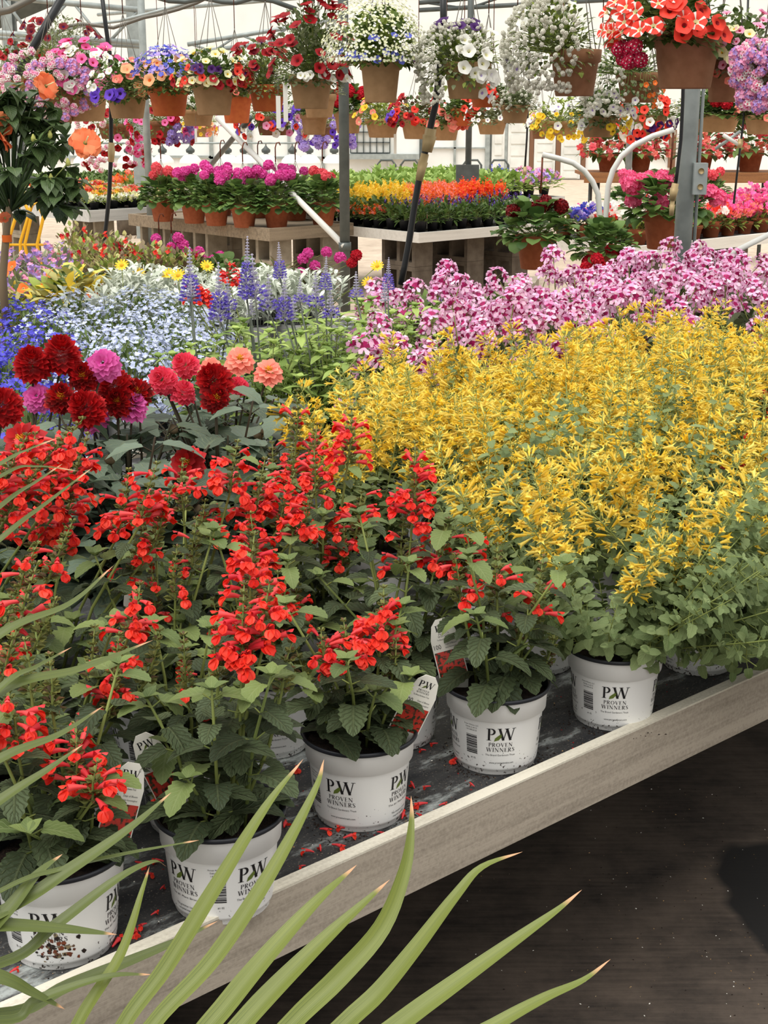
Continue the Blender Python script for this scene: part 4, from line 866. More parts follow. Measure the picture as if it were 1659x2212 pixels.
# ---------------------------------------------------------------- blue salvia
def blue_spike(seed,h,frac):
    rnd=random.Random(seed); mb=MB(); n=int(h/.0085); 
    mb.tube([(0,0,-.02),(0,0,h)],[.0022,.001],'spike_grey',5)
    for i in range(n):
        u=i/(n-1); z=h*u; r=.020*(1-u)**.8+.003; m=11 if u<.8 else 7
        for j in range(m):
            a=2*math.pi*j/m+i*.7+rnd.uniform(-.2,.2); d=V((math.cos(a),math.sin(a),.35+.6*u)).normalized(); c=V((0,0,z))+V((d.x,d.y,0))*r*.35
            mb.trumpet(c,d,r*.55,.0014,.0022,'spike_grey',4,1.0,rnd=rnd)
            if u<frac and rnd.random()<.8: mb.trumpet(c+d*r*.3,d+V((0,0,-.25)),r*.75,.0012,.0028,'spike_blue',4,1.9,rnd=rnd)
    return mb.mesh('flower_spike')
BS=[blue_spike(1,.17,.55),blue_spike(2,.13,.45),blue_spike(3,.09,.25),blue_spike(4,.06,.0)]
BL=[]
for q in range(3):
    rnd=random.Random(90+q); mb=MB()
    for i in range(15):
        a=2*math.pi*i/15+rnd.uniform(-.3,.3); r1=rnd.uniform(.04,.18); h=rnd.uniform(.10,.31); leafy_stem(mb,rnd,V((.02*math.cos(a),.02*math.sin(a),.108)),V((r1*math.cos(a),r1*math.sin(a),.11+h)),'blue_leaf',3+int(h/.05),.07,.05,.20,'ovate','mint_stem',serr=.05,young='blue_leaf',droop=.5,seg=6)
    BL.append(mb.mesh('foliage'))
def bluesalvia(x,y,label,spk,var):
    p=atz(x,y,BZ+.128); p.z=BZ+.0003; s,t=inv(p)
    if 1.9<t<2.34: p=ST(s,1.9,p.z)
    p=free(p)
    if inv(p)[1]>2.1: p.z=BZ-.0197
    th=thing('potted_blue_salvia',label,'potted plant',p,0,'potted blue salvias'); white_pot(th,0,False); link('foliage',BL[var%3],th,(0,0,0),(0,0,var*1.3)); rnd=random.Random(var)
    for X,Yb,Yt,k in spk:
        b=atY(X,Yb,p.y+rnd.uniform(-.04,.04))-p; tp=atY(X,Yt,p.y+b.y)-p; h=tp.z-b.z; H_=(.17,.13,.09,.06)[k]
        mb=MB(); r0=V((b.x*.3,b.y*.3,.108)); mb.tube([r0,(r0+b)/2+V((0,0,.01)),b],[.003,.0026,.0022],'spike_stem',5); mb.build('flower_stalk',th)
        link('flower_spike',BS[k],th,b,(rnd.uniform(-.05,.05),rnd.uniform(-.05,.05),rnd.uniform(0,6)),(h/H_*.9+.05,h/H_*.9+.05,h/H_))
bluesalvia(440,925,'blue salvia at the left end of the purple spikes',[(411,650,535,1),(414,640,600,3),(495,668,600,2)],0)
bluesalvia(530,930,'blue salvia with the tallest violet spike',[(533,640,512,0),(475,690,568,1),(552,645,550,2),(542,680,645,3)],1)
bluesalvia(620,930,'blue salvia with grey-tipped violet spikes left of the dark post',[(605,600,524,1),(580,670,595,2),(615,690,592,1),(648,652,600,2)],2)
bluesalvia(705,915,'blue salvia with slender grey spikes in front of the dark post',[(703,625,555,1),(682,660,590,2),(716,685,620,2),(632,690,640,3)],1)
bluesalvia(790,895,'blue salvia at the right end, against the regal geraniums',[(838,625,557,1),(770,642,588,2),(832,650,610,3)],0)
bluesalvia(560,860,'green blue-salvia plant still without spikes, behind the tallest violet spike',[],2)
bluesalvia(660,860,'green blue-salvia plant still without spikes, behind the grey-tipped spikes',[],0)
bluesalvia(750,850,'green blue-salvia plant still without spikes, nearest the dark post',[],1)
# ---------------------------------------------------------------- lobelia, silver plants, regal geraniums
def mound_foliage(seed,n,r,h,leaf,L,wr,shape='ovate',z0=.1,seg=3,core=True,droop=.4,elmin=-.3):
    rnd=random.Random(seed); mb=MB()
    for i in range(n):
        a=rnd.uniform(0,6.28); el=math.asin(rnd.uniform(math.sin(elmin),1)); q=rnd.uniform(.62,1.0); d=sph(a,el); c=V((d.x*r*q,d.y*r*q,z0+max(0,d.z)*h*q+min(0,d.z)*r*.5*q)); l=L*rnd.uniform(.7,1.25)
        k=leaf if isinstance(leaf,str) else rnd.choice(leaf)
        mb.leaf(c,d+V((rnd.uniform(-.6,.6),rnd.uniform(-.6,.6),rnd.uniform(-.2,.7))),V((0,0,1)),l,l*wr,k,seg,shape,droop,.25,rnd=rnd)
        if core and i%4==0: mb.tube([(0,0,z0-.02),c],[.0018,.001],'mint_stem',3,False)
    return mb.mesh('foliage')
def petals(mb,c,d,r,n,k,k2=None,rnd=R,cup=.2):
    d=V(d).normalized(); a=d.orthogonal().normalized(); b=d.cross(a); o=rnd.uniform(0,6.28)
    for j in range(n):
        t=o+2*math.pi*j/n; u=a*math.cos(t)+b*math.sin(t); w=(d.cross(u))*r*(1.15*math.pi/n*.55); m=c+u*r*.55+d*r*cup*.3; e=c+u*r+d*r*cup
        mb.poly([c,m-w,m+w],k2 or k); mb.poly([m-w,e-w*.7,e+w*.7,m+w],k)
def blossom_cloud(seed,n,r,h,ks,size,np_=4,z0=.1,elmin=-.2,name='blossoms'):
    rnd=random.Random(seed); mb=MB()
    for i in range(n):
        a=rnd.uniform(0,6.28); el=math.asin(rnd.uniform(math.sin(elmin),1)); d=sph(a,el); q=rnd.uniform(.9,1.1); c=V((d.x*r*q,d.y*r*q,z0+max(0,d.z)*h*q+min(0,d.z)*r*.5)); k=rnd.choice(ks)
        petals(mb,c,d+V((rnd.uniform(-.5,.5),rnd.uniform(-.5,.5),rnd.uniform(0,.5))),size*rnd.uniform(.75,1.25),np_,k,rnd=rnd)
    return mb.mesh(name)
LF=[mound_foliage(200+q,420,.15,.17,'lobelia_leaf',.028,.16,z0=.12) for q in range(2)]
LS=[blossom_cloud(210+q,430,.165,.19,['lobelia_sky'],.0078,5,.12) for q in range(2)]; LD=[blossom_cloud(215+q,330,.165,.19,['lobelia_deep'],.0085,5,.12) for q in range(2)]
rnd=random.Random(11)
def lobelia(x,y,z,me,label,q,group):
    p=atz(x,y,z); s,t=inv(p); p.z=BZ+.0003 if t<2.12 else BZ-.0197
    if 1.93<t<2.3: p=ST(s,1.9 if t<2.1 else 2.33,p.z); p.z=BZ+.0003 if t<2.1 else BZ-.0197
    p=free(p); th=thing('potted_lobelia',label,'potted plant',p,0,group); white_pot(th,0,False); link('foliage',LF[q%2],th,(0,0,0),(0,0,q)); o=link('blossoms',me[q%2],th,(0,0,0),(0,0,q*2.)); o['kind']='stuff'
for q,(x,y) in enumerate([(120,700),(200,730),(285,745),(370,750),(150,650),(240,672),(330,690),(410,700),(300,640),(445,760),(190,790),(290,800),(380,650)]): lobelia(x,y+60,.75,LS,'pale sky-blue lobelia in the drift of pale blue blossoms',q,'pale blue lobelias')
for q,(x,y) in enumerate([(20,660),(75,680),(25,730),(85,745),(30,810),(95,820),(50,880),(-20,780)]): lobelia(x,y+60,.75,LD,'deep violet-blue lobelia at the left edge of the pale drift',q,'deep blue lobelias')
# silver leaved plants with yellow daisies
SV=[]
for q in range(2):
    rr=random.Random(300+q); mb=MB()
    for i in range(20):
        a=rr.uniform(0,6.28); q0=.1*math.sqrt(rr.random()); c=V((q0*math.cos(a),q0*math.sin(a),.11)); tp=c*1.3+V((0,0,rr.uniform(.08,.17)))
        mb.tube([c,tp],[.003,.002],'silver_leaf',4)
        for j in range(13): aa=rr.uniform(0,6.28); u=rr.uniform(.15,1); mb.leaf(c.lerp(tp,u),V((math.cos(aa),math.sin(aa),rr.uniform(.3,1.5))),V((0,0,1)),rr.uniform(.045,.08),.010,'silver_leaf',4,'obov',.3,.3,rnd=rr)
    SV.append(mb.mesh('foliage'))
mb=MB(); petals(mb,V((0,0,0)),V((0,0,1)),.028,12,'f_yellow',cup=.15); mb.lathe([(.009,.001),(.007,.006),(.001,.008)],'gold_centre',10); ME_DAISY=mb.mesh('bloom')
for q,(x,y) in enumerate([(225,640),(270,655),(315,630),(360,650),(405,635),(450,655),(500,640),(545,660),(590,640),(640,655),(690,640),(255,690),(345,690),(430,690)]):
    p=atz(x,y+25,.72); p.z=BZ-.0197; s,t=inv(p)
    if t>3.95: p=ST(s,3.95,BZ-.0197)
    if t<2.35: p=ST(s,2.35,BZ-.0197)
    p=free(p); th=thing('potted_silver_daisy','silver-leaved bedding plant in the pale grey drift behind the lobelia','potted plant',p,0,'silver-leaved plants'); white_pot(th,0,False); link('foliage',SV[q%2],th,(0,0,0),(0,0,q))
for q,(x,y) in enumerate([(263,573),(300,590),(363,592),(447,575),(385,595),(475,640),(795,610),(815,575)]):
    # yellow daisies each on its own stalk: parts of the silver plant they grow from
    best=min((o for o in bpy.data.objects if o.name.startswith('potted_silver_daisy')),key=lambda o:abs(px(o.location)[0]-x)); c=atY(x,y,best.location.y)-best.location
    mb=MB(); mb.tube([(0,0,.11),(c.x*.4,c.y*.4,.2),c],[.002,.0018,.0016],'mint_stem',5); mb.build('flower_stalk',best); link('bloom',ME_DAISY,best,c,(.8,0,R.uniform(-.5,.5)),1)
# regal geraniums
def regal_head(seed):
    rr=random.Random(seed); mb=MB(); mb.tube([(0,0,-.12),(0,0,0)],[.002,.0016],'mint_stem',5)
    for i in range(9):
        d=sph(i*2.4+rr.uniform(-.3,.3),D(85)-D(105)*math.sqrt(i/9)); c=d*.030; mb.tube([(0,0,0),c],.0008,'calyx',3,False)
        f=(d+V((rr.uniform(-.3,.3),rr.uniform(-.3,.3),.1))).normalized(); a=f.orthogonal().normalized(); a=(V((0,0,1))-f*f.z); a=a.normalized() if a.length>.1 else f.orthogonal().normalized(); b=f.cross(a)
        for j,t in enumerate((-.45,.45,1.9,3.14,4.38)):
            u=a*math.cos(t)+b*math.sin(t); w=f.cross(u); r=.021 if j<2 else .018; wd=.0080 if j<2 else .0060
            m=c+u*r*(.66 if j<2 else .5)+f*.003; e=c+u*r+f*.005; pk='pel_pink'
            mb.poly([c-w*.002,c+w*.002,m+w*wd*.7,m-w*wd*.7],'pel_blotch' if j<2 or rr.random()<.4 else pk)
            mb.poly([m-w*wd*.7,m+w*wd*.7,e+u*.0-u*.003+w*wd,e+u*.003,e-u*.003-w*wd],pk)
    return mb.mesh('flower_head')
RH=[regal_head(400+q) for q in range(4)]; RF=[mound_foliage(410+q,220,.125,.19,'pel_leaf',.045,.42,'round',.12,4) for q in range(2)]
rnd=random.Random(21)
for i in range(-1,9):
    for j in range(4):
        s=2.05+.235*i+.08*(j%2); t=1.36+.2*j
        p=ST(s,t,BZ+.0003); X,Y=px((p.x,p.y,.88))
        if X<735+12*(3-j) or X>1760: continue
        if any((p-o).xy.length<.166 for o in POTS): continue
        POTS.append(V(p)); th=thing('potted_regal_geranium','pink and burgundy regal geranium in the long drift behind the yellow mint','potted plant',p,0,'regal geraniums'); white_pot(th,0,False); link('foliage',RF[j%2],th,(0,0,0),(0,0,i))
        for q in range(13):
            d=sph(q*2.4+rnd.uniform(-.4,.4),math.asin(rnd.uniform(-.05,1))); z=.13+rnd.uniform(.16,.26)*max(d.z,.0)+.05; c=V((d.x*.125,d.y*.125,z+.02)); e=Euler((rnd.uniform(-.4,.4)-d.y*.7,d.x*.7,rnd.uniform(0,6)))
            link('flower_head',rnd.choice(RH),th,c,e,rnd.uniform(.85,1.1))
# ---------------------------------------------------------------- blossoms used on baskets and bedding
def petunia(seed,edge,throat,stripe=None,n=20,lob=5):
    rr=random.Random(seed); mb=MB(); rings=[(.10,-.55),(.28,-.12),(.72,.06),(1.0,.10)]
    for i,(r,z) in enumerate(rings):
        for j in range(n):
            a=2*math.pi*j/n; q=1 if i<2 else 1+(.07 if i==3 else .02)*math.cos(lob*a)*(1); mb.v.append((r*q*math.cos(a),r*q*math.sin(a),z+(.05*math.cos(lob*a+1) if i==3 else 0)+rr.uniform(-.02,.02)))
    for i in range(3):
        for j in range(n):
            j2=(j+1)%n; k=throat if i==0 else (stripe if stripe and j%4==1 else edge)
            mb.face((i*n+j,i*n+j2,(i+1)*n+j2,(i+1)*n+j),k)
    mb.face(tuple(reversed(range(n))),throat); mb.tube([(0,0,-.5),(0,0,-1.1)],[.1,.05],'calyx',5)
    return mb.mesh('blossom')
def ballhead(seed,n,k,eye=None,fr=.30,npet=5,stalk=.0,el0=-35):
    rr=random.Random(seed); mb=MB()
    for i in range(n):
        u=(i+.5)/n; el=math.asin(1-u*(1-math.sin(D(el0)))); d=sph(i*2.4,el); kk=k if isinstance(k,str) else rr.choice(k)
        petals(mb,d*.72,d+V((rr.uniform(-.2,.2),rr.uniform(-.2,.2),0)),fr*rr.uniform(.85,1.15),npet,kk,None,rr,.25)
        if eye: petals(mb,d*.745,d,fr*.32,5,eye,None,rr,.05)
    mb.tube([(0,0,.5),(0,0,-.4-stalk)],[.06,.04],'mint_stem',4,False); 
    return mb.mesh('flower_head')
BK={'red':petunia(1,'f_scarlet','f_dark_red'),'redstar':petunia(2,'f_scarlet','f_cream','f_white'),'darkred':petunia(3,'f_dark_red','f_maroon'),'maroon':petunia(4,'f_maroon','f_plum'),'white':petunia(5,'f_white','f_cream'),
 'whitep':petunia(6,'f_white','f_lavender'),'plum':petunia(7,'f_plum','f_plum'),'violet':petunia(8,'f_violet','f_plum'),'hotpink':petunia(9,'f_hot_pink','f_crimson'),'pink':petunia(10,'f_pink','f_hot_pink'),'peach':petunia(11,'f_peach','f_orange'),
 'pinkeye':petunia(12,'f_pink','f_crimson'),'cream':petunia(13,'f_cream','f_yellow'),'blue':petunia(14,'f_blue','f_white'),'salmon':petunia(15,'f_salmon','f_cream'),'yellow':petunia(16,'f_yellow','gold_centre'),'striped':petunia(17,'f_pink','f_crimson','f_hot_pink'),'orange':petunia(18,'f_orange','f_peach')}
BH={'verbena_red':ballhead(1,26,'f_crimson','f_white',.34),'verbena_lav':ballhead(2,22,['f_lavender','f_pink'],None,.36),'verbena_pink':ballhead(3,20,['f_pink','f_white'],'f_crimson',.4),'alyssum':ballhead(4,34,'f_alyssum',None,.26,4,el0=-60),'ger_magenta':ballhead(5,26,'ger_magenta',None,.42),
 'ger_red':ballhead(6,26,'ger_red',None,.42),'ger_dark':ballhead(7,26,'ger_dark',None,.42),'ger_coral':ballhead(8,22,'ger_coral',None,.44),'ger_rose':ballhead(9,20,'ger_rose',None,.48),'phlox':ballhead(10,18,'f_lavender',None,.42),'begonia':ballhead(11,8,['f_salmon','f_orange'],None,.6,4)}
# ---------------------------------------------------------------- hanging baskets
R0=V((1.17,5.5,0))
def rowpt(x,yb,off):
    O=R0+DD*off; r=ray(x,yb); k=r.x/r.y; m=(k*O.y-O.x)/(NN.x-k*NN.y); return atY(x,yb,O.y+m*NN.y)
RAILZ=2.62
for q,off in enumerate((0,1.3,3.2,5.6)):
    O=R0+DD*off; mb=MB(); a=O-NN*2.5; b=O+NN*13.5; a.z=b.z=RAILZ; mb.tube([a,b],.022,'steel',10); tag(mb.build('basket_rail'),['steel rail carrying the nearest row of hanging baskets','steel rail carrying the second row of hanging baskets','steel rail carrying the third row of hanging baskets','steel rail carrying the farthest row of hanging baskets'][q],'rail')
def basket_pot(R_,H_,k):
    mb=MB(); mb.lathe([(0,0),(R_*.70,0),(R_*.73,H_*.03),(R_*.88,H_*.70),(R_*.90,H_*.71),(R_*.97,H_*.73),(R_,H_*.98),(R_*.985,H_),(R_*.93,H_*.99),(R_*.90,H_*.85),(0,H_*.86)],k,36); return mb.mesh('pot')
def basket(label,x,ytop,ybot,w,off,potk,leaf,dome,blos,seed,lsize=.035,nleaf=230,lshape='ovate',tags=(),joined=False,group='hanging flower baskets',hang=True):
    p=rowpt(x,ybot,off); zc=p.y*CP-(p.z-CZ)*SP; R_=.5*w*zc/F; H_=(ybot-ytop)*zc/F*1.0
    t=thing('hanging_basket',label,'hanging basket',p,0,group); rr=random.Random(seed)
    link('pot',basket_pot(R_,H_,potk),t)
    rf,h,tr=dome[0]*R_*1.2,dome[1]*R_*1.2,dome[2]*R_; 
    azo=-math.atan2(p.x,p.y)
    cx=dome[3]*R_ if len(dome)>3 else 0
    def pos(az,el,q=1):
        e=math.sin(el); c=math.cos(el) if e>0 else (1.0-.25*abs(e))
        a=az+azo; return V((cx+rf*q*math.sin(a)*c,-rf*q*math.cos(a)*c,H_+(h*e*q if e>0 else tr*e*q)))
    mb=MB(); lw={'ovate':.36,'round':.48}.get(lshape,.36)
    nleaf=int(nleaf*3.2); nb=1.7 if joined else 1.35
    for i in range(nleaf):
        az=rr.uniform(-math.pi,math.pi); el=math.asin(rr.uniform(-.75 if tr>.4*R_ else -.25,1)); 
        if abs(az)>1.9 and el<0: el=-el
        c=pos(az,el,rr.uniform(.35,1.0)); d=(c-V((cx,0,H_*.9))).normalized()
        l=lsize*.9*rr.uniform(.7,1.3); k=leaf if isinstance(leaf,str) else rr.choice(leaf)
        mb.leaf(c,d+V((rr.uniform(-.7,.7),rr.uniform(-.7,.7),rr.uniform(-.3,.5))),V((0,0,1)),l,l*lw,k,3,lshape if lshape!='round' else 'round',.5,.25,rnd=rr)
        if i%5==0: mb.tube([V((cx*.3+rr.uniform(-.4,.4)*R_,rr.uniform(-.4,.4)*R_,H_*.9)),V((c.x*.9,c.y*.9,max(c.z,H_*1.02))),c],[.0018,.0014,.001],'mint_stem',3,False)
    mb.build('foliage',t)
    J=MB(); JA=MB(); SM=('alyssum','verbena_lav','verbena_pink')
    for kind,n,size,a0,a1,e0,e1 in blos:
        src=BK.get(kind) or BH[kind]
        for i in range(int(n*nb*(1.7 if kind in SM else 1))):
            az=D(rr.uniform(a0,a1)); el=D(rr.uniform(e0,e1)); c=pos(az,el,rr.uniform(.95,1.12)); d=(c-V((cx,0,H_*.7))).normalized()
            d=(d+V((rr.uniform(-.35,.35),rr.uniform(-.35,.35)-.25,rr.uniform(-.1,.35)))).normalized()
            e=d.to_track_quat('Z','Y').to_euler(); s=.9*size*rr.uniform(.85,1.15)
            if joined or kind in SM:
                if kind in SM: s*=.56 if kind=='alyssum' else .72
                J_=J if joined else JA; X=Matrix.LocRotScale(c,e,V((s,)*3)); b0=len(J_.v); J_.v+=[tuple(X@v.co) for v in src.vertices]
                for f in src.polygons: J_.face(tuple(b0+v for v in f.vertices),src.materials[f.material_index].name)
            else: link('blossom' if kind in BK else 'flower_head',src,t,c,e,s)
    for mb in (J,JA):
        if mb.v: o=mb.build('blossoms',t); o['kind']='stuff'
    if hang:
        mb=MB(); top=V((0,0,H_+.42))
        for j in range(4): a=j*math.pi/2+.5; mb.tube([(R_*.96*math.cos(a),R_*.96*math.sin(a),H_*.97),top],.0018,'wire',4)
        mb.tube([top,(0,0,RAILZ-p.z-.02),(.02,0,RAILZ-p.z+.03),(-.005,0,RAILZ-p.z+.024)],.003,'rust',5); mb.build('hanger',t)
    for dx,z0,z1 in tags:
        mb=MB(); mb.box((dx-.011,-R_-.025,z0),(dx+.011,-R_-.0235,z1),'tag_white'); mb.tube([(dx,-R_-.024,z1),(dx,-R_*.9,H_)],.001,'wire',4); mb.build('price_tag',t,smooth=False)['label']='white hanging care tag'
    return t
TN,TB_,TC='pot_tan','pot_brown','terracotta_bright'
B=basket
LG=['leaf_mid','leaf_light']
# nearest row, right to left
B('large brown basket of red and white striped petunias with trailing red verbena',1479,75,192,150,0,TB_,'leaf_mid',(1.45,1.25,.8,-.55),[('redstar',26,.036,-100,30,-5,75),('red',9,.036,0,75,-12,25),('verbena_red',11,.034,-70,-25,-75,-30),('redstar',6,.036,-100,-60,-30,10)],1,.045,260)
B('brown basket of cream and pink-eyed small bells at the right edge',1568,132,221,100,.25,TB_,['leaf_mid','leaf_grey'],(1.45,1.7,1.0,.35),[('pinkeye',24,.020,-60,90,-20,65),('cream',14,.024,-80,30,-10,40),('salmon',6,.018,-80,10,-70,-20)],2,.03,260)
B('basket of lavender and pink verbena trailing at the right edge',1672,140,235,110,0,TN,'leaf_grey',(1.3,.9,1.6),[('verbena_lav',24,.040,-110,20,-75,40),('verbena_pink',18,.036,-110,20,-75,40)],3,.03,200)
B('brown basket behind the verbena, trailing thin alyssum below',1380,160,222,104,1.3,TB_,['leaf_grey','leaf_mid'],(1.5,.8,1.6,-.7),[('alyssum',60,.022,-110,10,-90,20),('whitep',6,.022,-90,30,-80,-20),('orange',8,.016,30,90,-60,-10)],4,.028,280)
B('brown basket overflowing with a big drift of pale alyssum',1240,112,208,112,.0,TB_,['leaf_grey','leaf_light'],(1.5,1.6,1.5,-.95),[('alyssum',210,.021,-120,35,-80,80),('white',8,.028,-60,60,30,80),('whitep',5,.03,-95,-50,-50,-10)],5,.028,330)
B('tan basket of white and plum petunias with alyssum trailing at left',1008,138,214,104,.25,TN,['leaf_light','leaf_grey'],(1.45,1.35,1.5,-.35),[('white',7,.032,-10,80,-25,40),('plum',8,.032,-90,80,45,70),('alyssum',110,.020,-120,-25,-80,60),('whitep',7,.03,30,75,-60,-15),('alyssum',50,.018,-20,60,10,70)],6,.03,330)
B('tan basket of creamy froth and violet-blue flowers',822,128,222,92,0,TN,['leaf_light','leaf_mid'],(1.55,1.9,.6,-.1),[('blue',11,.021,-60,80,-25,25),('verbena_lav',1,.02,60,70,-20,-10)],7,.04,300)
# creamy froth is uncountable: one mesh on that basket
o=link('blossoms',blossom_cloud(70,2000,.225,.29,['f_froth','f_froth','f_white'],.0062,5,.19,-.1),bpy.data.objects['hanging_basket.006'],(-.03,0,0)); o['kind']='stuff'
B('tan basket with a tall mound of dark red petunias and small white bells',672,165,235,98,0,TN,['leaf_grey','leaf_mid'],(1.45,3.1,.7),[('darkred',44,.034,-110,110,-5,80),('white',10,.021,-20,65,-18,0)],8,.03,420,tags=((-.15,-.09,.06),(-.115,-.06,.12)))
B('bright terracotta basket of silvery foliage with dark red petunias',578,185,241,84,.25,TC,['leaf_grey','leaf_light'],(1.45,1.9,.9,-.3),[('darkred',14,.032,-110,60,-20,70),('maroon',5,.028,-90,20,10,60)],9,.026,330)
B('tan basket of red and white bells left of the terracotta basket',462,176,249,96,0,TN,'leaf_mid',(1.4,1.1,.6),[('red',10,.024,-90,90,-20,30),('darkred',14,.026,-100,90,-25,20),('cream',26,.026,-100,100,-15,80),('plum',4,.026,-60,60,10,40)],10,.032,260)
B('bright terracotta basket of blue lobelia and peach bells',366,190,251,92,0,TC,'leaf_mid',(1.5,1.1,.6),[('peach',9,.034,-90,90,10,60),('cream',8,.026,20,100,-10,60)],11,.034,260)
o=link('blossoms',blossom_cloud(71,200,.20,.2,['f_blue','f_lavender'],.016,5,.16,.25),bpy.data.objects['hanging_basket.010'],(0,0,0)); o['kind']='stuff'
B('tan basket of peach and violet petunias',276,200,256,92,0,TN,'leaf_mid',(1.5,1.15,.7),[('peach',20,.033,0,110,-5,60),('violet',5,.036,-80,20,-40,5),('white',5,.026,-80,10,-20,40),('salmon',8,.026,-20,80,20,70)],12,.036,280)
B('basket of hot pink and white petunias',188,190,262,100,.2,TN,'leaf_mid',(1.6,1.5,.6),[('hotpink',34,.038,-110,110,-20,75),('white',18,.032,-90,90,-10,60)],13,.036,260)
B('basket of lavender and candy striped verbena behind the hibiscus',118,190,268,100,0,TB_,'leaf_mid',(1.6,1.3,1.2),[('verbena_pink',38,.042,-110,110,-70,60),('verbena_lav',20,.045,-90,110,-70,40)],14,.034,220)
B('high basket of dark red petunias, upper left',125,110,165,96,1.3,TN,'leaf_grey',(1.7,1.2,1.0),[('maroon',20,.036,-120,120,-50,60),('darkred',12,.036,-120,120,-30,70)],15,.03,240)
B('basket of dark red blooms at the left picture edge',20,150,225,90,1.0,TN,'leaf_mid',(1.5,1.0,1.2),[('darkred',26,.034,-110,110,-60,60)],16,.03,180)
# second and third rows, smaller in the picture
J=dict(joined=True)
B('bright terracotta basket half hidden behind the silvery one',512,208,266,70,1.3,TC,'leaf_mid',(1.25,.7,.3),[('salmon',10,.03,-100,100,-10,60)],17,.035,150,**J)
B('tan basket directly under the white-belled one',690,205,254,76,1.3,TN,'leaf_grey',(1.2,.7,.3),[('white',6,.02,-100,100,0,60)],18,.03,140,**J)
B('smaller tan basket at the dark round post, lowest of two',679,245,291,62,3.2,TN,'leaf_mid',(1.2,.8,.3),[('violet',6,.03,-100,0,0,60)],19,.04,120,**J)
B('tan basket with scarlet geranium right of the dark round post',752,240,288,64,3.2,TN,'ger_leaf',(1.35,1.3,.3),[('ger_red',8,.055,-70,90,20,70)],20,.06,110,'round',**J)
B('tan basket with coral and yellow blooms and a white tag',826,258,297,78,3.2,TN,'leaf_light',(1.3,1.0,.5),[('salmon',10,.03,-100,100,-20,70),('yellow',8,.03,-100,100,0,70)],21,.04,140,tags=((.1,-.12,.03),),**J)
B('tan basket of dark red begonia beside the slanting hose',903,256,300,80,3.2,TN,['leaf_bronze','leaf_mid'],(1.35,1.0,.6),[('red',16,.03,-100,100,-30,60),('darkred',16,.03,-100,100,-30,60),('violet',5,.026,-90,-30,-20,20)],22,.04,150,**J)
B('tan basket of coral begonia right of the slanting hose',962,266,303,64,3.2,TN,'leaf_mid',(1.4,1.1,.5),[('salmon',18,.035,-40,100,-40,50)],23,.04,130,**J)
B('bright terracotta basket behind the hanging scarlet flowers',1000,236,272,56,3.2,TC,'leaf_mid',(1.3,.9,.8),[('red',20,.034,0,110,-70,50)],24,.04,120,**J)
B('bright terracotta basket tucked under the white and plum one',1052,205,232,80,1.3,TC,'leaf_mid',(1.1,.5,.3),[('red',5,.03,-60,100,-10,40)],25,.03,110,**J)
B('tan basket with one scarlet bloom and grey trailing leaves',1062,258,290,70,3.2,TN,'leaf_grey',(1.3,1.1,.5),[('red',4,.036,-40,40,30,70),('whitep',14,.02,-100,100,-20,50)],26,.034,140,**J)
B('tan basket below the alyssum drift',1112,228,266,66,1.3,TN,'leaf_grey',(1.2,.9,.6),[('alyssum',16,.02,-100,100,-30,60)],27,.03,130,**J)
B('small brown basket with cream roses before the white doors',1164,268,300,36,5.6,TB_,'leaf_mid',(1.5,1.3,.5),[('cream',8,.05,-110,60,0,70),('pinkeye',8,.035,-60,100,0,60)],28,.04,90,**J)
B('tan basket of yellow daisies among hanging alyssum',1208,262,293,90,3.2,TN,'leaf_light',(1.3,1.0,.9),[('yellow',26,.022,-60,110,-70,20),('whitep',6,.03,-100,0,-20,40)],29,.034,150,**J)
B('tan basket trailing grey leaves under the verbena',1292,252,296,84,1.3,TN,['leaf_grey','leaf_mid'],(1.45,1.1,1.0),[('whitep',10,.026,-100,100,-40,60),('yellow',6,.02,20,100,-60,0)],30,.034,190,**J)
B('tan basket of red and white trailers behind the thick post',1400,250,292,80,3.2,TN,'leaf_mid',(1.5,1.0,1.4),[('red',16,.03,-110,40,-60,40),('white',16,.03,-110,100,-60,40),('plum',8,.03,-30,80,-60,0)],31,.036,170,**J)
B('long tan basket of leafy geranium with scarlet heads, right',1545,248,285,110,3.2,TN,'ger_leaf',(1.15,.8,.3),[('ger_red',5,.055,-30,90,20,60)],32,.055,150,'round',**J)
B('tan basket at the right edge under the lavender verbena',1640,250,290,70,3.2,TN,'leaf_mid',(1.2,.8,.5),[('salmon',10,.03,-100,100,-20,60)],33,.04,120,**J)
B('tan basket with a white tag, second row under the red and white bells',428,238,272,76,3.2,TN,'leaf_mid',(1.2,.8,.4),[('pink',12,.03,-100,100,-10,60)],34,.036,120,tags=((0,-.14,-.02),),**J)
B('small tan basket with pink and peach bells, lowest at left of the crossed braces',432,266,296,56,5.6,TN,'leaf_light',(1.3,.7,.9),[('peach',14,.032,-110,110,-70,20),('pink',10,.032,-110,110,-70,30),('yellow',8,.028,-110,60,-70,0)],35,.04,110,**J)
B('basket of trailing pink and dark red verbena hanging low at left',250,268,300,80,3.2,TB_,'leaf_mid',(1.7,1.4,2.2),[('verbena_pink',16,.05,-110,110,-80,50),('darkred',22,.04,-110,110,-85,40),('hotpink',8,.04,0,100,-80,-10)],36,.04,200,**J)
B('dark basket of mixed violet and white trailers above the crossed braces',590,252,292,80,3.2,TB_,'leaf_mid',(1.8,1.2,1.2),[('white',16,.034,-110,110,-60,50),('violet',10,.036,-110,110,-50,60),('red',12,.034,-110,110,-80,20),('pink',8,.034,-110,110,-70,40)],37,.04,190,**J)
B('dark basket of violet lobelia left of the dark round post',706,268,300,50,5.6,TB_,'leaf_bronze',(2.2,1.2,1.8),[('phlox',26,.06,-110,110,-80,40),('violet',16,.04,-110,110,-80,40)],38,.035,150,**J)
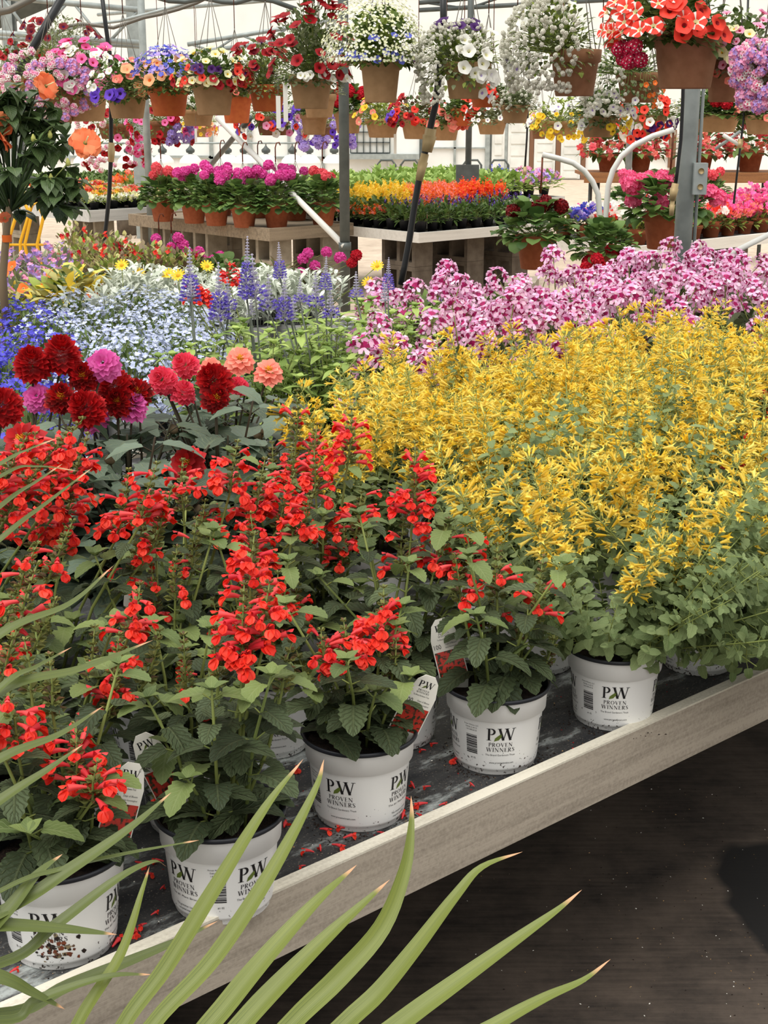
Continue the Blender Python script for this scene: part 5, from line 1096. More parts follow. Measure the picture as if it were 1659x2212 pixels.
B('basket of dark red trailers with pink bells, low left',350,262,300,80,3.2,TB_,'leaf_mid',(1.6,1.0,1.2),[('darkred',16,.04,-110,110,-80,40),('hotpink',10,.036,-110,110,-60,30),('phlox',10,.05,0,110,-60,20)],39,.04,160,**J)
# ---------------------------------------------------------------- geraniums in terracotta pots
def terracotta(R_,H_,k='terracotta'):
    mb=MB(); mb.lathe([(0,0),(R_*.68,0),(R_*.70,H_*.02),(R_*.88,H_*.74),(R_*.98,H_*.75),(R_,H_*.99),(R_*.97,H_),(R_*.9,H_*.98),(R_*.86,H_*.85),(0,H_*.86)],k,32); return mb.mesh('pot')
GF=[mound_foliage(500+q,210,.21,.20,'ger_leaf',.075,.5,'round',.20,5,droop=.8,elmin=-.35) for q in range(3)]
ME_T=terracotta(.125,.20)
def geranium(p,label,k,group,heads,var,rz,hook=False,pot=None,s=1,name='potted_geranium',hangto=None):
    t=thing(name,label,'potted plant',p,0,group); t.scale=(s,)*3; link('pot',pot or ME_T,t); link('foliage',GF[var%3],t,(0,0,0),(0,0,rz)); rr=random.Random(var*31+int(rz*100))
    for h in heads:
        if isinstance(h,tuple): c=(atY(h[0],h[1],p.y+(h[2] if len(h)>2 else -.05))-p)/s
        else:
            a=rr.uniform(0,6.28); q=.17*math.sqrt(rr.random()); c=V((q*math.cos(a),q*math.sin(a),.365+h*rr.uniform(.5,1.1)))
        mb=MB(); mb.tube([(c.x*.4,c.y*.4,.2),(c.x*.8,c.y*.8,c.z-.08),c],[.003,.0025,.002],'mint_stem',5); mb.build('flower_stalk',t); link('flower_head',BH[k],t,c,(rr.uniform(-.3,.3),rr.uniform(-.3,.3),rr.uniform(0,6)),rr.uniform(.046,.058))
    if hook:
        mb=MB(); top=V((0,0,.56))
        for j in range(4): a=j*1.571; mb.tube([(.12*math.cos(a),.12*math.sin(a),.19),top],.0018,'wire',4)
        mb.tube([top,(0,0,.68),(.012,0,.72),(.035,0,.725),(.045,0,.70)],.006,'rust',6); mb.build('hanger',t)
    if hangto is not None:
        c=(hangto-p)/s; mb=MB(); top=V((c.x*.8,c.y*.8,c.z-.22))
        for j in range(4): a=j*1.571; mb.tube([(.12*math.cos(a),.12*math.sin(a),.19),top],.0018,'wire',4)
        mb.tube([top,V((c.x*.95,c.y*.95,c.z-.1)),c-V((0,0,.014))],.006,'rust',6); mb.build('hanger',t)
    return t
GZ=TB[2]
def onbench(x,y,z): p=atz(x,y,z); return p
q=0
for x,y,k,lab,hk in [(353,478,'ger_coral','geranium with coral heads at the left end of the timber bench',1),(420,482,'ger_magenta','magenta geranium second from the left on the timber bench',0),(468,487,'ger_magenta','magenta geranium third from the left on the timber bench',0),(528,491,'ger_magenta','magenta geranium left of the timber bench corner',1),
    (598,491,'ger_magenta','large magenta geranium at the timber bench corner',1),(698,487,'ger_coral','geranium with coral pink heads beside the dark round post',1)]:
    p=atz(x,y,GZ); p.z=GZ+.0005; geranium(p,lab,k,'geraniums on the timber bench',[.1,.08,.13,.06,.12,.09,.15,.05] if k=='ger_magenta' else [.12,.1,.05,.14,.08],q,q*1.1,bool(hk),None,.92); q+=1
for x,y,k,lab in [(640,476,'ger_magenta','geranium half hidden behind the corner one'),(560,470,'ger_magenta','geranium in the back row left of the corner'),(480,465,'ger_magenta','geranium in the back row behind the third pot')]:
    p=atz(x,y,GZ); p.z=GZ+.0005; geranium(p,lab,k,'geraniums on the timber bench',[.12,.15,.1,.08],q,q*1.7,True,None,.9); q+=1
# hanging geraniums on the arched pipes
p=atY(1156,580,YA); p.z=atY(1156,580,YA).z
geranium(p,'dark red geranium hanging in terracotta from the left arched pipe','ger_dark','hanging geraniums on arched pipes',[(1108,456),(1165,447),(1176,440,.0),(1212,446),(1150,452,.1)],0,.4,False,None,1.0,'hanging_geranium',tipL)
p=atY(1432,537,YA)
geranium(p,'rose pink geranium hanging in terracotta from the taller arched pipe','ger_rose','hanging geraniums on arched pipes',[(1362,398),(1368,432),(1393,395),(1430,385),(1452,398),(1505,408),(1425,434),(1535,415),(1550,430)],1,2.0,False,None,1.08,'hanging_geranium',tipR)
p=atY(1302,603,YA-.2)
geranium(p,'crimson geranium hooked low on the arched pipes','ger_red','hanging geraniums on arched pipes',[(1270,565),(1290,560,-.2),(1330,545),(1345,560),(1345,575,-.1),(1265,580,-.15),(1300,580,-.2),(1320,538)],2,3.0,False,None,.8,'hanging_geranium',atY(1294,500,YA-.03))
# ---------------------------------------------------------------- bedding plants on the far benches
mb=MB(); mb.lathe([(0,0),(.035,0),(.05,.085),(.052,.09),(.047,.088),(.045,.075),(0,.075)],'black_plastic',14); ME_SB=mb.mesh('pot')
ME_TS=terracotta(.07,.10)
def bed_foliage(seed,n,r,h,leaf,L=.05,wr=.3): return mound_foliage(seed,n,r,h,leaf,L,wr,z0=.08,elmin=-.1)
def plume(seed,ks,n,r,h,z0,size,spike=False):
    rr=random.Random(seed); mb=MB()
    for i in range(n):
        a=rr.uniform(0,6.28); q=r*math.sqrt(rr.random()); c=V((q*math.cos(a),q*math.sin(a),z0+rr.uniform(.3,1)*h*(1-.5*q/r)))
        for j in range(5 if spike else 3):
            cc=c+V((rr.uniform(-1,1)*size*.6,rr.uniform(-1,1)*size*.6,j*size*.9 if spike else rr.uniform(-1,1)*size)); petals(mb,cc,V((rr.uniform(-1,1),rr.uniform(-1,.4),rr.uniform(0,1))),size*(1-.12*j if spike else 1),4,rr.choice(ks),None,rr)
    return mb.mesh('blossoms')
def bedding(name,label,group,fol,blo,pot=None):
    t=thing(name,label,'bedding plant',(0,0,-5),0,group); link('pot',pot or ME_SB,t); link('foliage',fol,t)
    if blo: o=link('blossoms',blo,t); o['kind']='stuff'
    return t
TPL={}
def place(key,mk,p,rz,s=1,label=None):
    if key not in TPL: TPL[key]=mk(); o=TPL[key]; o.location=p; o.rotation_euler=(0,0,rz); o.scale=(s,)*3
    else: o=copy_tree(TPL[key],p,rz,None,None,s)
    if label: o['label']=label
    return o
def bl(corner,a,b,z): q=V((corner[0],corner[1],0))+DD*a+NN*b; q.z=z+.0005; return q
rr=random.Random(77)
f1=bed_foliage(600,70,.085,.17,'leaf_mid'); f2=bed_foliage(601,70,.085,.17,'leaf_lime'); f3=bed_foliage(602,80,.09,.13,['ger_leaf','leaf_mid'],.06,.22)
K={'y':('yellow plumed bedding plant on the white mid bench','yellow plumes on the mid bench',f2,plume(1,['f_yellow','mint_orange'],40,.09,.17,.13,.014,True)),
 'o':('orange plumed bedding plant on the white mid bench','orange plumes on the mid bench',f2,plume(2,['f_orange','f_salmon'],34,.085,.2,.13,.014,True)),
 'r':('scarlet plumed bedding plant at the back of the white mid bench','scarlet plumes on the mid bench',f2,plume(3,['f_scarlet','f_orange'],40,.085,.2,.13,.015,True)),
 'p':('violet spiked bedding plant in a black pot along the front of the mid bench','violet spikes on the mid bench',f3,plume(4,['f_plum','f_plum','spike_blue'],7,.07,.17,.14,.009,True)),
 'c':('low coral bedding plant at the front left of the mid bench','coral bedding on the mid bench',f1,plume(5,['f_salmon','f_orange'],20,.08,.12,.1,.013))}
for i in range(9):
    for j in range(9):
        a=.10+.158*i; b=.10+.158*j; p=bl(MBn,a,b,MBn[2]); X,_=px((p.x,p.y,p.z+.25))
        dmin=min(i,j)
        k='p' if dmin==0 and X>838 else 'c' if dmin==0 and X<838 else 'p' if dmin==1 and X>880 else 'y' if X<885 else 'r' if X>985 else 'o'
        place('m'+k,lambda k=k: bedding('bedding_plant',K[k][0],K[k][1],K[k][2],K[k][3]),p+V((rr.uniform(-.015,.015),rr.uniform(-.015,.015),0)),rr.uniform(0,6),rr.uniform(.88,1.05)*(1 if k in 'pc' else 1.06))
# white tags in the front pots of the mid bench
for x in (820,850,906,1040):
    p=atz(x,492,MBn[2]+.09); mb=MB(); mb.poly([(-.014,0,-.09),(.014,0,-.09),(.016,0,.03),(.009,0,.05),(-.009,0,.05),(-.016,0,.03)],'tag_white'); mb.poly([(-.012,-.002,-.01),(.012,-.002,-.01),(.012,-.002,.018),(-.012,-.002,.018)],'f_salmon')
    o=min((o for o in bpy.data.objects if o.name.startswith('bedding_plant')),key=lambda o:(o.location-p).length); g=mb.build('plant_tag',o,(0,-.05,.12),False)
# right bench: petunias
fp=bed_foliage(610,80,.13,.12,['leaf_mid','leaf_light'],.05)
PK={'pink':('pink petunia on the white right bench','pink petunias on the right bench',['f_hot_pink','f_salmon']),'rose':('rose petunia at the front of the white right bench','rose petunias on the right bench',['f_pink','f_hot_pink']),'wht':('white petunia on the right bench by the arched pipes','white petunias on the right bench',['f_white']),'mix':('red and white bedding plant on the right bench near the post','red and white bedding on the right bench',['f_scarlet','f_white']),'lil':('violet-blue bedding plant on the right bench by the arched pipes','violet bedding on the right bench',['f_blue','f_lavender'])}
PM={k:plume(20+i,v[2],34,.14,.12,.14,.024) for i,(k,v) in enumerate(PK.items())}
for i in range(13):
    for j in range(4):
        a=.14+.225*i; b=.14+.24*j; p=bl(RB,a,b,RB[2]); X,_=px(p); 
        if X>1760: continue
        k='lil' if X<1330 and j<3 and rr.random()<.7 else 'wht' if (X<1380 and rr.random()<.4) else 'mix' if (i<8 and rr.random()<.35) else rr.choice(['pink','pink','rose'])
        place('r'+k,lambda k=k: bedding('potted_petunia',PK[k][0],PK[k][1],fp,PM[k],ME_TS),p,rr.uniform(0,6),rr.uniform(.9,1.2))
for x,y,k,lab in [(1565,462,'ger_rose','tall rose pink geranium standing in the back of the right bench'),(1640,440,'ger_coral','scarlet-orange geranium at the right edge of the right bench')]:
    p=atz(x,y+55,RB[2]); p=bl(RB,*(lambda q:(q.dot(DD),.85))(V((p.x-RB[0],p.y-RB[1],0))),RB[2]); geranium(p,lab,k,'geraniums on the right bench',[.1,.14,.06,.12,.08,.1],5,1.0,False,None,.95)
# left bench: low red and white bedding
fl=bed_foliage(620,60,.11,.05,'leaf_light',.05)
LM={k:(lab,g,plume(40+i,ks,24,.12,.06,.09,.022)) for i,(k,lab,g,ks) in enumerate([('s','coral bedding plant on the pale grey left bench','coral bedding on the left bench',['f_salmon','f_scarlet']),('w','white bedding plant at the front of the pale grey left bench','white bedding on the left bench',['f_white','f_cream']),('y','yellow bedding plant on the pale grey left bench','yellow bedding on the left bench',['f_yellow','f_peach'])])}
for i in range(6):
    for j in range(10):
        p=bl(LB,.11+.2*i,.11+.21*j,LB[2]); k='w' if min(i,j)==0 else rr.choice('ssswy'); place('l'+k,lambda k=k: bedding('bedding_plant',LM[k][0],LM[k][1],fl,LM[k][2]),p,rr.uniform(0,6),rr.uniform(.9,1.1))
# far green benches
fg=bed_foliage(630,70,.17,.13,'leaf_lime',.07); fk=bed_foliage(631,70,.19,.06,'leaf_mid',.07)
GK={'g':('leafy lime green seedling on the far middle bench','green seedlings on the far bench',None),'p':('pale pink bedding plant on the far middle bench','pale pink bedding on the far bench',plume(50,['f_pink','f_lavender'],40,.17,.16,.12,.02)),'b':('blue spiked seedling on the far middle bench','blue spikes on the far bench',plume(51,['f_blue'],5,.13,.25,.14,.014,True))}
for i in range(9):
    for j in range(9):
        p=bl(GB,.15+.29*i,.15+.29*j,GB[2]); X,_=px(p); k='p' if (X>1130 and min(i,j)<4) else 'b' if X>1060 and rr.random()<.3 else 'g'
        place('g'+k,lambda k=k: bedding('seedling',GK[k][0],GK[k][1],fg,GK[k][2]),p,rr.uniform(0,6),rr.uniform(1.3,1.6))
for i in range(7):
    for j in range(10):
        p=bl(KB,.2+.36*i,.2+.4*j,KB[2]); place('k',lambda: bedding('seedling','low green seedling on the farthest left bench','green seedlings on the farthest left bench',fk,None),p,rr.uniform(0,6),rr.uniform(.95,1.15))
# wicker basket with coral flowers and a dark red dahlia on the left benches
p=atY(282,424,17.5); t=thing('wicker_basket','wicker basket of coral bedding behind the grey left bench','basket',p,.2); mb=MB(); mb.lathe([(0,-.02),(.2,-.02),(.26,.1),(.27,.115),(.25,.115),(.23,.06),(0,.07)],'wicker',24); mb.build('basket',t); link('foliage',bed_foliage(640,120,.25,.14,['leaf_light','leaf_lime'],.08),t); o=link('blossoms',plume(60,['f_salmon','f_orange'],30,.25,.18,.14,.03),t); o['kind']='stuff'
mb=MB(); mb.tube([(0,0,-.02),(0,0,-p.z+.0)],.18,'concrete_block_shaded',8); mb.build('pedestal',t)
# begonias on the plank shelf
BF=mound_foliage(650,130,.24,.27,['ger_leaf','leaf_mid'],.10,.3,z0=.17,elmin=-.3,droop=.9); BM=plume(61,['f_salmon','ger_coral'],26,.27,.34,.10,.035)
for x,lab in [(1312,'coral begonia at the left end of the plank shelf'),(1383,'coral begonia left of the thick post on the plank shelf'),(1515,'coral begonia right of the thick post on the plank shelf'),(1618,'large coral begonia at the right end of the plank shelf')]:
    p=atY(x,374,14.3); p.z=SHELF+.0005; t=thing('potted_begonia',lab,'potted plant',p,x,'begonias on the plank shelf'); link('pot',terracotta(.11,.17),t); link('foliage',BF,t); o=link('blossoms',BM,t); o['kind']='stuff'
    if x==1618: t.scale=(1.2,)*3
# ---------------------------------------------------------------- plants on the second and low benches, left
def bed(name,label,group,x,y,z,fol,blo=None,heads=(),hk=None,hs=.05):
    p=atz(x,y,z); s,t=inv(p)
    if 4.0<t<4.6: t=4.65 if t>4.2 else 3.95
    p=ST(s,t,.4205 if t>4.3 else BZ-.0197)
    if s<.7 and t>4.3: p=ST(.75,t,.4205)
    p=free(p,.15); th=thing(name,label,'potted plant',p,0,group); link('pot',ME_TS,th); link('foliage',fol,th,(0,0,0),(0,0,x))
    if blo: o=link('blossoms',blo,th,(0,0,0),(0,0,x)); o['kind']='stuff'
    for hx,hy in heads:
        c=atY(hx,hy,p.y-.05)-p; mb=MB(); mb.tube([(c.x*.3,c.y*.3,.1),(c.x*.8,c.y*.8,c.z*.7),c],.0025,'mint_stem',5); mb.build('flower_stalk',th); src=BK.get(hk) or BH[hk]; link('flower_head' if hk in BH else 'bloom',src,th,c,(.9,0,R.uniform(-.6,.6)),hs)
    return th
fph=mound_foliage(700,200,.17,.30,'leaf_grey',.05,.2,z0=.1); bph=plume(70,['f_lavender','f_lavender','f_pink'],120,.19,.36,.10,.013)
for q,(x,y) in enumerate([(30,560),(85,555),(130,575),(15,590),(70,590),(110,540)]): bed('potted_phlox','lavender phlox in the cluster beside the hibiscus trunk','lavender phlox',x,y,.78,fph,bph)
fva=[mound_foliage(710+q,420,.19,.30,['leaf_varieg','leaf_bronze','leaf_light'],.04,.28,z0=.1) for q in range(2)]; bva=plume(71,['f_scarlet','ger_red'],9,.19,.34,.10,.014)
for q,(x,y) in enumerate([(165,520),(215,530),(265,545),(310,555),(190,560),(245,570),(340,570),(395,565)]): bed('potted_variegated_plant','cream-variegated bushy plant with scattered red buds, left','variegated plants on the low bench',x,y,.72,fva[q%2],bva)
fdk=mound_foliage(712,260,.20,.18,['leaf_bronze','leaf_mid'],.05,.32,z0=.1)
for q,(x,y) in enumerate([(330,600),(290,600),(400,600),(460,600),(250,610),(520,600),(580,600)]): bed('potted_bronze_plant','low bronze-green foliage plant behind the silver drift','bronze foliage plants',x,y,.62,fdk)
fim=mound_foliage(713,130,.18,.2,['leaf_varieg','leaf_light','mint_yellow','leaf_mid'],.10,.26,z0=.1,droop=.8)
for q,(x,y,h) in enumerate([(20,640,[(5,590),(50,622)]),(80,650,[(90,618),(112,592)]),(150,655,[(192,637)]),(205,665,[(200,642)]),(120,625,[(25,575)]),(45,610,[])]): bed('potted_impatiens','yellow-leaved impatiens with orange blooms near the left edge, %s'%['left edge','blooms in a pair','single bloom right of the pair','rightmost bloom','behind the pair','without open bloom'][q],'orange impatiens',x,y,.72,fim,None,h,'orange',.028)
for q,(x,y,k,h,lab) in enumerate([(365,600,'ger_magenta',[(337,516),(342,556),(355,558),(370,535),(395,530),(385,515),(420,560),(440,565),(385,560)],'magenta geranium low behind the silver drift, left of the blue spikes'),(440,600,'ger_magenta',[(460,562),(475,555),(430,545),(405,545)],'magenta geranium low beside the first blue spike'),(655,600,'ger_magenta',[(665,548),(655,560),(705,545),(735,558),(650,590),(680,575)],'magenta geranium left of the dark round post, near the floor'),(260,590,'ger_red',[(253,535),(285,540),(258,550),(270,560),(300,555)],'red geranium behind the variegated plants'),(775,600,'ger_red',[(770,552),(760,568)],'crimson geranium just right of the dark round post')]):
    p=atz(x,y,.55); s,t=inv(p); t=min(max(t,4.7),5.8); s=max(.85,min(s,4.1)); geranium(ST(s,t,.4205),lab,k,'geraniums on the low bench',h,q,q*1.0,q in (0,3),None,.7)
# deep violet bedding right of the slanting hose, on the floor behind the regal geraniums
fv=mound_foliage(714,260,.22,.25,'leaf_mid',.05,.25,z0=.1); bv=plume(72,['f_violet','f_lavender'],14,.22,.3,.12,.016)
for q,(x,lab) in enumerate([(880,'dark green bedding plant on the floor below the slanting hose'),(950,'violet-flowered plant on the floor in front of the mid bench'),(1010,'violet-flowered plant on the floor right of the mid bench corner'),(1075,'dark leafy plant on the floor before the concrete blocks')]):
    p=atY(x,640,8.6); p.z=.0005; t=thing('potted_bedding_plant',lab,'potted plant',p,q,'violet bedding on the floor'); t.scale=(1.25,)*3; link('pot',ME_TS,t); link('foliage',fv,t); 
    if q in (1,2): o=link('blossoms',bv,t); o['kind']='stuff'
# scarlet-orange plants at the right picture edge and red salvias among the blue ones
fo=mound_foliage(720,160,.13,.18,'leaf_mid',.04,.35,z0=.12); bo=plume(73,['f_orange','f_scarlet'],60,.13,.2,.13,.012)
for x,y,z,lab in [(1668,760,.95,'orange-scarlet bedding plant at the right edge beside the regal geraniums'),(1680,905,.92,'orange bedding plant at the right edge within the yellow mint')]:
    p=atz(x,y,z); p.z=BZ+.0003; t=thing('potted_bedding_plant',lab,'potted plant',p,0); white_pot(t,0,False); link('foliage',fo,t); o=link('blossoms',bo,t); o['kind']='stuff'
p=atz(460,790,BZ+.128); p=ST(inv(p)[0]+.12,2.4,BZ-.0197); t=thing('potted_salvia','small scarlet salvia among the purple spikes','potted plant',p,0); white_pot(t,0,False); link('foliage',SALV[2],t)
for x,y,h in [(418,632,.07),(495,595,.07),(432,640,.05)]:
    c=atY(x,y,p.y)-p; mb=MB(); salvia_spike_mb(mb,V((c.x*.3,c.y*.3,.1)),c-V((0,0,h*.5)),c+V((0,0,h*.5)),R,22); mb.build('flower_spike',t)
# ---------------------------------------------------------------- hibiscus standard
HY=5.0; p=atY(8,640,HY); s,t_=inv(p); base=ST(s,t_,BZ-.0197); HY=base.y
t=thing('hibiscus_tree','orange hibiscus standard with dark glossy leaves at the left edge','potted tree',base); rr=random.Random(8)
link('pot',terracotta(.13,.2),t)
cc=atY(45,350,HY)-base; tr=[V((0,0,.15)),atY(6,600,HY)-base,atY(14,500,HY)-base,atY(22,430,HY)-base]; tr[1].y=tr[2].y=tr[3].y=0; mb=MB(); mb.tube(tr,[.016,.014,.013,.011],'leaf_bronze',8); mb.build('trunk',t)
mb=MB(); ends=[]
for i in range(52):
    d=sph(rr.uniform(0,6.28),rr.uniform(-.7,1.4)); e=cc+V((d.x*.19,d.y*.17,d.z*.27-.02)); m=(tr[3]+e)/2+V((0,0,.03)); mb.tube([tr[3]-V((0,0,.04)),m,e],[.005,.0035,.002],'hib_leaf',5); ends.append((m,e))
mb.build('branches',t)
mb=MB()
for m,e in ends:
    for j in range(11): u=rr.uniform(.2,1.08); c=m.lerp(e,u); a=rr.uniform(0,6.28); mb.leaf(c,V((math.cos(a),math.sin(a),rr.uniform(-.9,.5))),V((0,0,1)),rr.uniform(.05,.085),rr.uniform(.019,.027),'hib_leaf',5,'ovate',.7,.25,.05,rr)
mb.build('foliage',t)
def hib_mesh(seed):
    rr=random.Random(seed); mb=MB()
    for lay in range(2):
        for j in range(5):
            a=2*math.pi*(j+.5*lay)/5; n=6; d=V((math.cos(a),math.sin(a),.35+.3*lay)).normalized(); s_=V((-math.sin(a),math.cos(a),0)); b=len(mb.v)
            for i in range(n+1):
                u=i/n; w_=.028*math.sin(math.pi*min(1,u*.78+.08)); 
                for v in (-1,-.5,0,.5,1): q=d*(.06*u)+s_*(w_*v)+V((0,0,-.02*u*u+ .006*math.sin(v*7+lay+j)*u+rr.uniform(-.003,.003)*u)); mb.v.append(tuple(q))
            for i in range(n):
                for v in range(4): k=b+i*5+v; mb.face((k,k+5,k+6,k+1),'hib_orange')
    mb.tube([(0,0,0),(.002,0,.05)],[.003,.002],'f_cream',5); mb.tube([(0,0,-.02),(0,0,.004)],[.006,.009],'calyx',6)
    return mb.mesh('bloom')
for q,(x,y,rx,ry,s_) in enumerate([(184,310,.9,.6,1),(98,186,1.3,-.3,.85),(-2,296,1.0,-.4,1),(-5,270,1.2,.2,.9),(10,470,1.0,-.3,.4)]):
    c=atY(x,y,HY-.05)-base; mb=MB(); k=min(ends,key=lambda w:(w[1]-c).length)[1]; mb.tube([k,(k+c)/2,c],[.003,.0025,.002],'mint_stem',5); mb.build('flower_stalk',t); link('bloom',hib_mesh(q),t,c,(rx,ry,q),s_)
for x,y in [(147,352),(110,385),(72,300),(108,292)]:
    c=atY(x,y,HY-.1)-base; mb=MB(); mb.lathe([(.001,-.012),(.008,-.006),(.008,.004),(.002,.016)],'mint_bud',8); mb.build('bud',t,c)
    k=min(ends,key=lambda w:(w[1]-c).length)[1]; mb=MB(); mb.tube([k,c],.002,'mint_stem',4); mb.build('flower_stalk',t)
mb=MB(); z=(atY(10,515,HY)-base).z; mb.lathe([(.0175,z-.012),(.0175,z+.012)],'f_orange',10,c=(tr[2].x,0,0)); mb.build('trunk_tape',t)
# ---------------------------------------------------------------- spiky plants in the foreground, rooted beyond the lower left corner
def dep(x,y,d): return V((0,0,CZ))+ray(x,y)*d
def smooth(P,n=18):
    out=[]; Q=[P[0]*2-P[1]]+P+[P[-1]*2-P[-2]]
    for i in range(len(P)-1):
        a,b,c,d=Q[i:i+4]
        for j in range(n//(len(P)-1)+2):
            t=j/(n//(len(P)-1)+2); out.append(.5*((2*b)+(c-a)*t+(2*a-5*b+4*c-d)*t*t+(3*b-a-3*c+d)*t*t*t))
    return out+[P[-1]]
def strap(P,wd,o,twist=0.0,k='strap_leaf',base=.5):
    wd*=.88 if k=='strap_leaf' else .72
    Q=smooth(P,26); n=len(Q); mb=MB(); rows=[]; cum=[0]
    for i in range(1,n): cum.append(cum[-1]+(Q[i]-Q[i-1]).length)
    view=V((0,0,CZ))
    for i,q in enumerate(Q):
        u=cum[i]/cum[-1]; d=(Q[min(i+1,n-1)]-Q[max(i-1,0)]).normalized(); vv=(view-q).normalized(); vv=(vv*.75+V((-.1,0,.65))).normalized(); s_=d.cross(vv).normalized(); nm=s_.cross(d)
        a=twist*(u-.5); s2=s_*math.cos(a)+nm*math.sin(a); nm2=nm*math.cos(a)-s_*math.sin(a)
        w_=wd*(base+(1-base)*min(1,u*1.6))*(1-max(0,(u-.5)/.5)**2.2)**.8
        if u>.965: w_=max(w_,.0012*(1-(u-.965)/.036))
        b=len(mb.v)
        for v in (-1,-.45,0,.45,1): mb.v.append(tuple(q+s2*w_*v+nm2*(abs(v)*w_*.32)-o))
        rows.append((b,u))
    for (b0,u0),(b1,u1) in zip(rows,rows[1:]):
        for v in range(4): mb.face((b0+v,b0+v+1,b1+v+1,b1+v),k,((u0,v/4),(u0,(v+1)/4),(u1,(v+1)/4),(u1,v/4)))
    return mb
def spiky(label,root,depth,zpot,leaves,rpot,mat='strap_leaf'):
    o=dep(*root,depth); t=thing('spike_dracaena',label,'potted plant',(o.x,o.y,0))
    off=V((o.x,o.y,0)); H_=zpot; mb=MB(); mb.lathe([(0,0),(rpot*.72,0),(rpot*.74,.01),(rpot*.95,H_*.86),(rpot*1.05,H_*.87),(rpot*1.05,H_),(rpot*.95,H_),(rpot*.93,H_-.03),(0,H_-.025)],'pot_black',32); mb.build('pot',t)
    mb=MB(); mb.tube([(0,0,H_-.03),(0,0,o.z+.02)],[.022,.016],'leaf_bronze',10); mb.build('stem',t)
    for L in leaves:
        pts,wd=L[0],L[1]; d0=L[2] if len(L)>2 else depth; d1=L[3] if len(L)>3 else depth; tw=L[4] if len(L)>4 else .6
        n=len(pts); P=[dep(*root,depth)]+[dep(x,y,d0+(d1-d0)*i/(n-1)) for i,(x,y) in enumerate(pts)]
        if mat=='strap_leaf': P.insert(1,P[1]-(P[2]-P[1])*.55+(P[0]-P[1])*.12)
        strap(P,wd,off,tw,mat).build('leaf',t)
spiky('spiky strap-leaved plant in the near foreground, leaves fanning up from below the picture',(250,2760),1.06,.45,[
 ([(500,2160),(663,1971),(771,1868)],.0105,1.10,1.16),([(527,2210),(679,2053),(842,1900)],.0105,1.09,1.15),([(633,2210),(733,2112),(825,2004),(874,1879),(888,1781),(888,1719)],.0098,1.08,1.14,-1.0),
 ([(750,2210),(820,2145),(901,2047),(988,1933),(1042,1874),(1129,1840)],.0095,1.08,1.12,.8),([(869,2210),(988,2123),(1124,2025),(1205,1966),(1257,1922)],.0098,1.06,1.10,.5),([(1080,2210),(1178,2156),(1260,2118),(1319,2072)],.0085,1.05,1.08,.5),
 ([(169,2212),(262,2061),(308,1922),(323,1871)],.0062,1.12,1.18,.5),([(270,2212),(359,2091),(464,1922),(574,1745),(655,1640)],.0088,1.12,1.2,.4),([(333,2212),(464,2070),(590,1880),(679,1711),(700,1640)],.0088,1.10,1.2,.4),
 ([(120,2500),(-60,2380),(-200,2340)],.0105,1.05,1.0),([(560,2640),(760,2600),(900,2620)],.0105,1.0,1.0)],.13)
spiky('spiky strap-leaved plant at the left edge, leaves reaching in over the red salvias',(-400,2160),1.04,.62,[
 ([(0,2192),(150,2130),(359,2044),(470,1990)],.0085,1.13,1.22,.3),([(0,1973),(150,1880),(280,1790),(370,1712)],.0085,1.12,1.2,.4),([(0,1925),(130,1878),(262,1846),(430,1815)],.0032,1.12,1.2,.2),([(-120,2090),(8,1977),(80,1890),(135,1845)],.010,1.1,1.16,.4),
 ([(0,2082),(120,2000),(253,1900),(330,1862),(360,1872)],.0075,1.12,1.2,.5),([(-160,2010),(0,2000),(120,2006),(253,2019)],.0085,1.10,1.15,.2),([(-150,2080),(0,2112),(70,2145),(140,2180)],.009,1.08,1.12,.3),
 ([(-180,1760),(0,1640),(127,1588),(224,1525)],.0072,1.12,1.2,.4),([(-160,1850),(0,1730),(100,1665),(180,1608)],.0075,1.12,1.18,.3),([(-200,1560),(0,1372),(150,1305),(245,1222)],.0068,1.12,1.22,.3),([(-210,1680),(0,1495),(175,1445),(330,1383)],.0075,1.12,1.22,.3),([(-200,1700),(0,1487),(80,1440),(155,1398)],.006,1.12,1.2,.3),
 ([(-230,1300),(0,1095),(80,1040),(135,1002)],.0052,1.12,1.22,.2),([(-230,1380),(0,1166),(110,1080),(200,1010)],.005,1.12,1.22,.2),([(-240,1200),(0,1030),(80,1008),(170,1018)],.0045,1.12,1.2,.2),([(-240,1160),(0,1003),(60,972),(125,946)],.005,1.12,1.2,.2),([(0,2205),(80,2160),(230,2110),(330,2105)],.006,1.1,1.14,.2)],.12,'strap_dark')
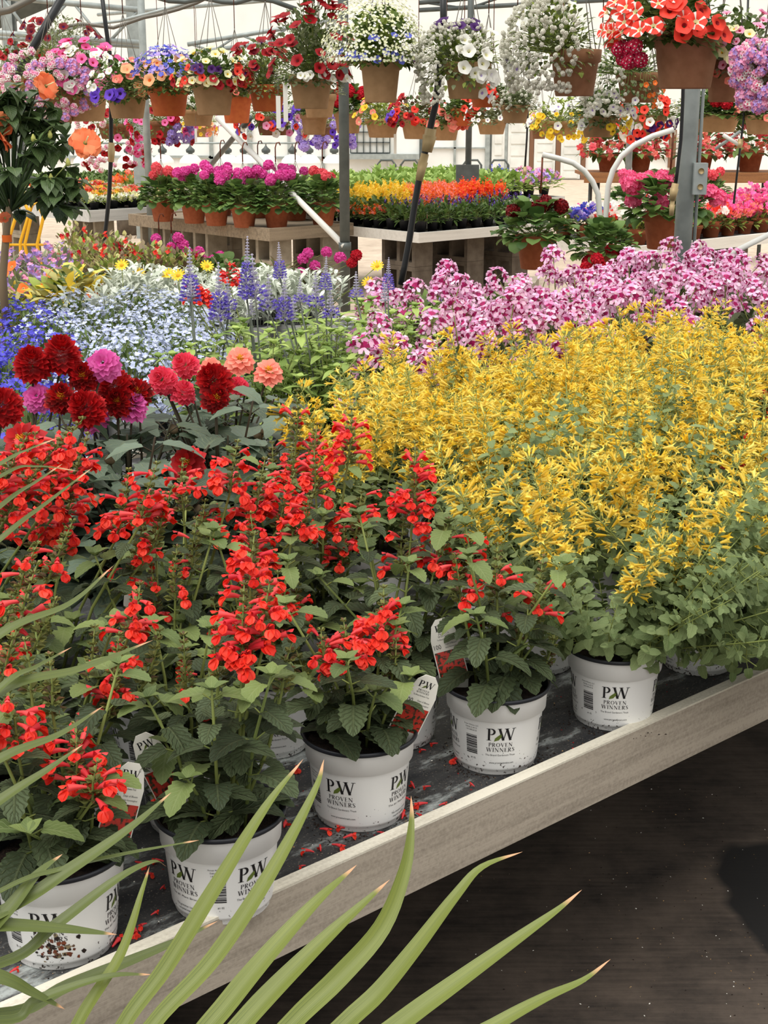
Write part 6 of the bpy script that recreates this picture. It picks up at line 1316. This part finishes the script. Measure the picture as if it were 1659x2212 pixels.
# ---------------------------------------------------------------- litter
mb=MB(); salvia_flower(mb,V((-.01,0,.003)),V((1,.1,.05)),random.Random(2),1.0); ME_FP=mb.mesh('fallen_petal')
PT=[(940,1607),(915,1622),(1022,1697),(912,1738),(880,1728),(955,1740),(668,1842),(692,1836),(727,1830),(752,1810),(655,1872),(290,2012),(332,1975),(300,1868),(345,1862),(618,1785),(28,2100),(1262,1612),(1246,1622),(893,1700),(905,1762),(700,1795),(745,1790),(1170,1660),(380,1850),(640,1660),(320,1890),(870,1765),(925,1700),(985,1640),(1130,1690),(600,1850),(560,1890),(250,2040),(310,2000),(350,1920),(820,1800)]
for x,y in PT:
    p=atz(x,y,BZ+.004); tag(link('fallen_petal',ME_FP,None,p,(R.uniform(-.5,.5),R.uniform(-.15,.15),R.uniform(0,6)),R.uniform(.35,.8)),'small red salvia flower fallen on the black bench fabric','petal','fallen red petals on the bench')
mb=MB(); rr=random.Random(4)
def crumb(mb,p,s,k):
    a=rr.uniform(0,6); d=V((math.cos(a),math.sin(a),0))*s; e=V((-d.y,d.x,0))*rr.uniform(.3,.8); h=V((0,0,s*.6))
    mb.poly([p-d,p-e,p+h],k); mb.poly([p-e,p+d,p+h],k); mb.poly([p+d,p+e,p+h],k); mb.poly([p+e,p-d,p+h],k)
for i in range(900):
    p=ST(rr.uniform(-.4,1.7),abs(rr.gauss(0,.22)),BZ+.0004); crumb(mb,p,rr.uniform(.0008,.0022),rr.choice(['soil','soil','wicker','tag_white','leaf_bronze','f_dark_red']))
for c in ((1073,1468),(776,1573),(1330,1388)):
    q=atz(*c,BZ+.1285)
    for i in range(160): a=rr.uniform(0,6.28); r=.062+abs(rr.gauss(0,.016)); crumb(mb,V((q.x+r*math.cos(a),q.y+r*math.sin(a),BZ+.0004)),rr.uniform(.001,.003),'soil')
tag(mb.build('soil_crumbs'),'scattered potting soil and perlite crumbs on the black bench fabric','soil',None,'stuff')
mb=MB()
for i in range(260):
    x=1659-abs(rr.gauss(0,330)); y=rr.uniform(1700,2200); p=atz(x,y,.0005); crumb(mb,p,rr.uniform(.0010,.0026),rr.choice(['tag_white','wicker','soil','soil','leaf_bronze']))
tag(mb.build('floor_crumbs'),'pale grit and leaf bits scattered on the dark concrete','grit',None,'stuff')
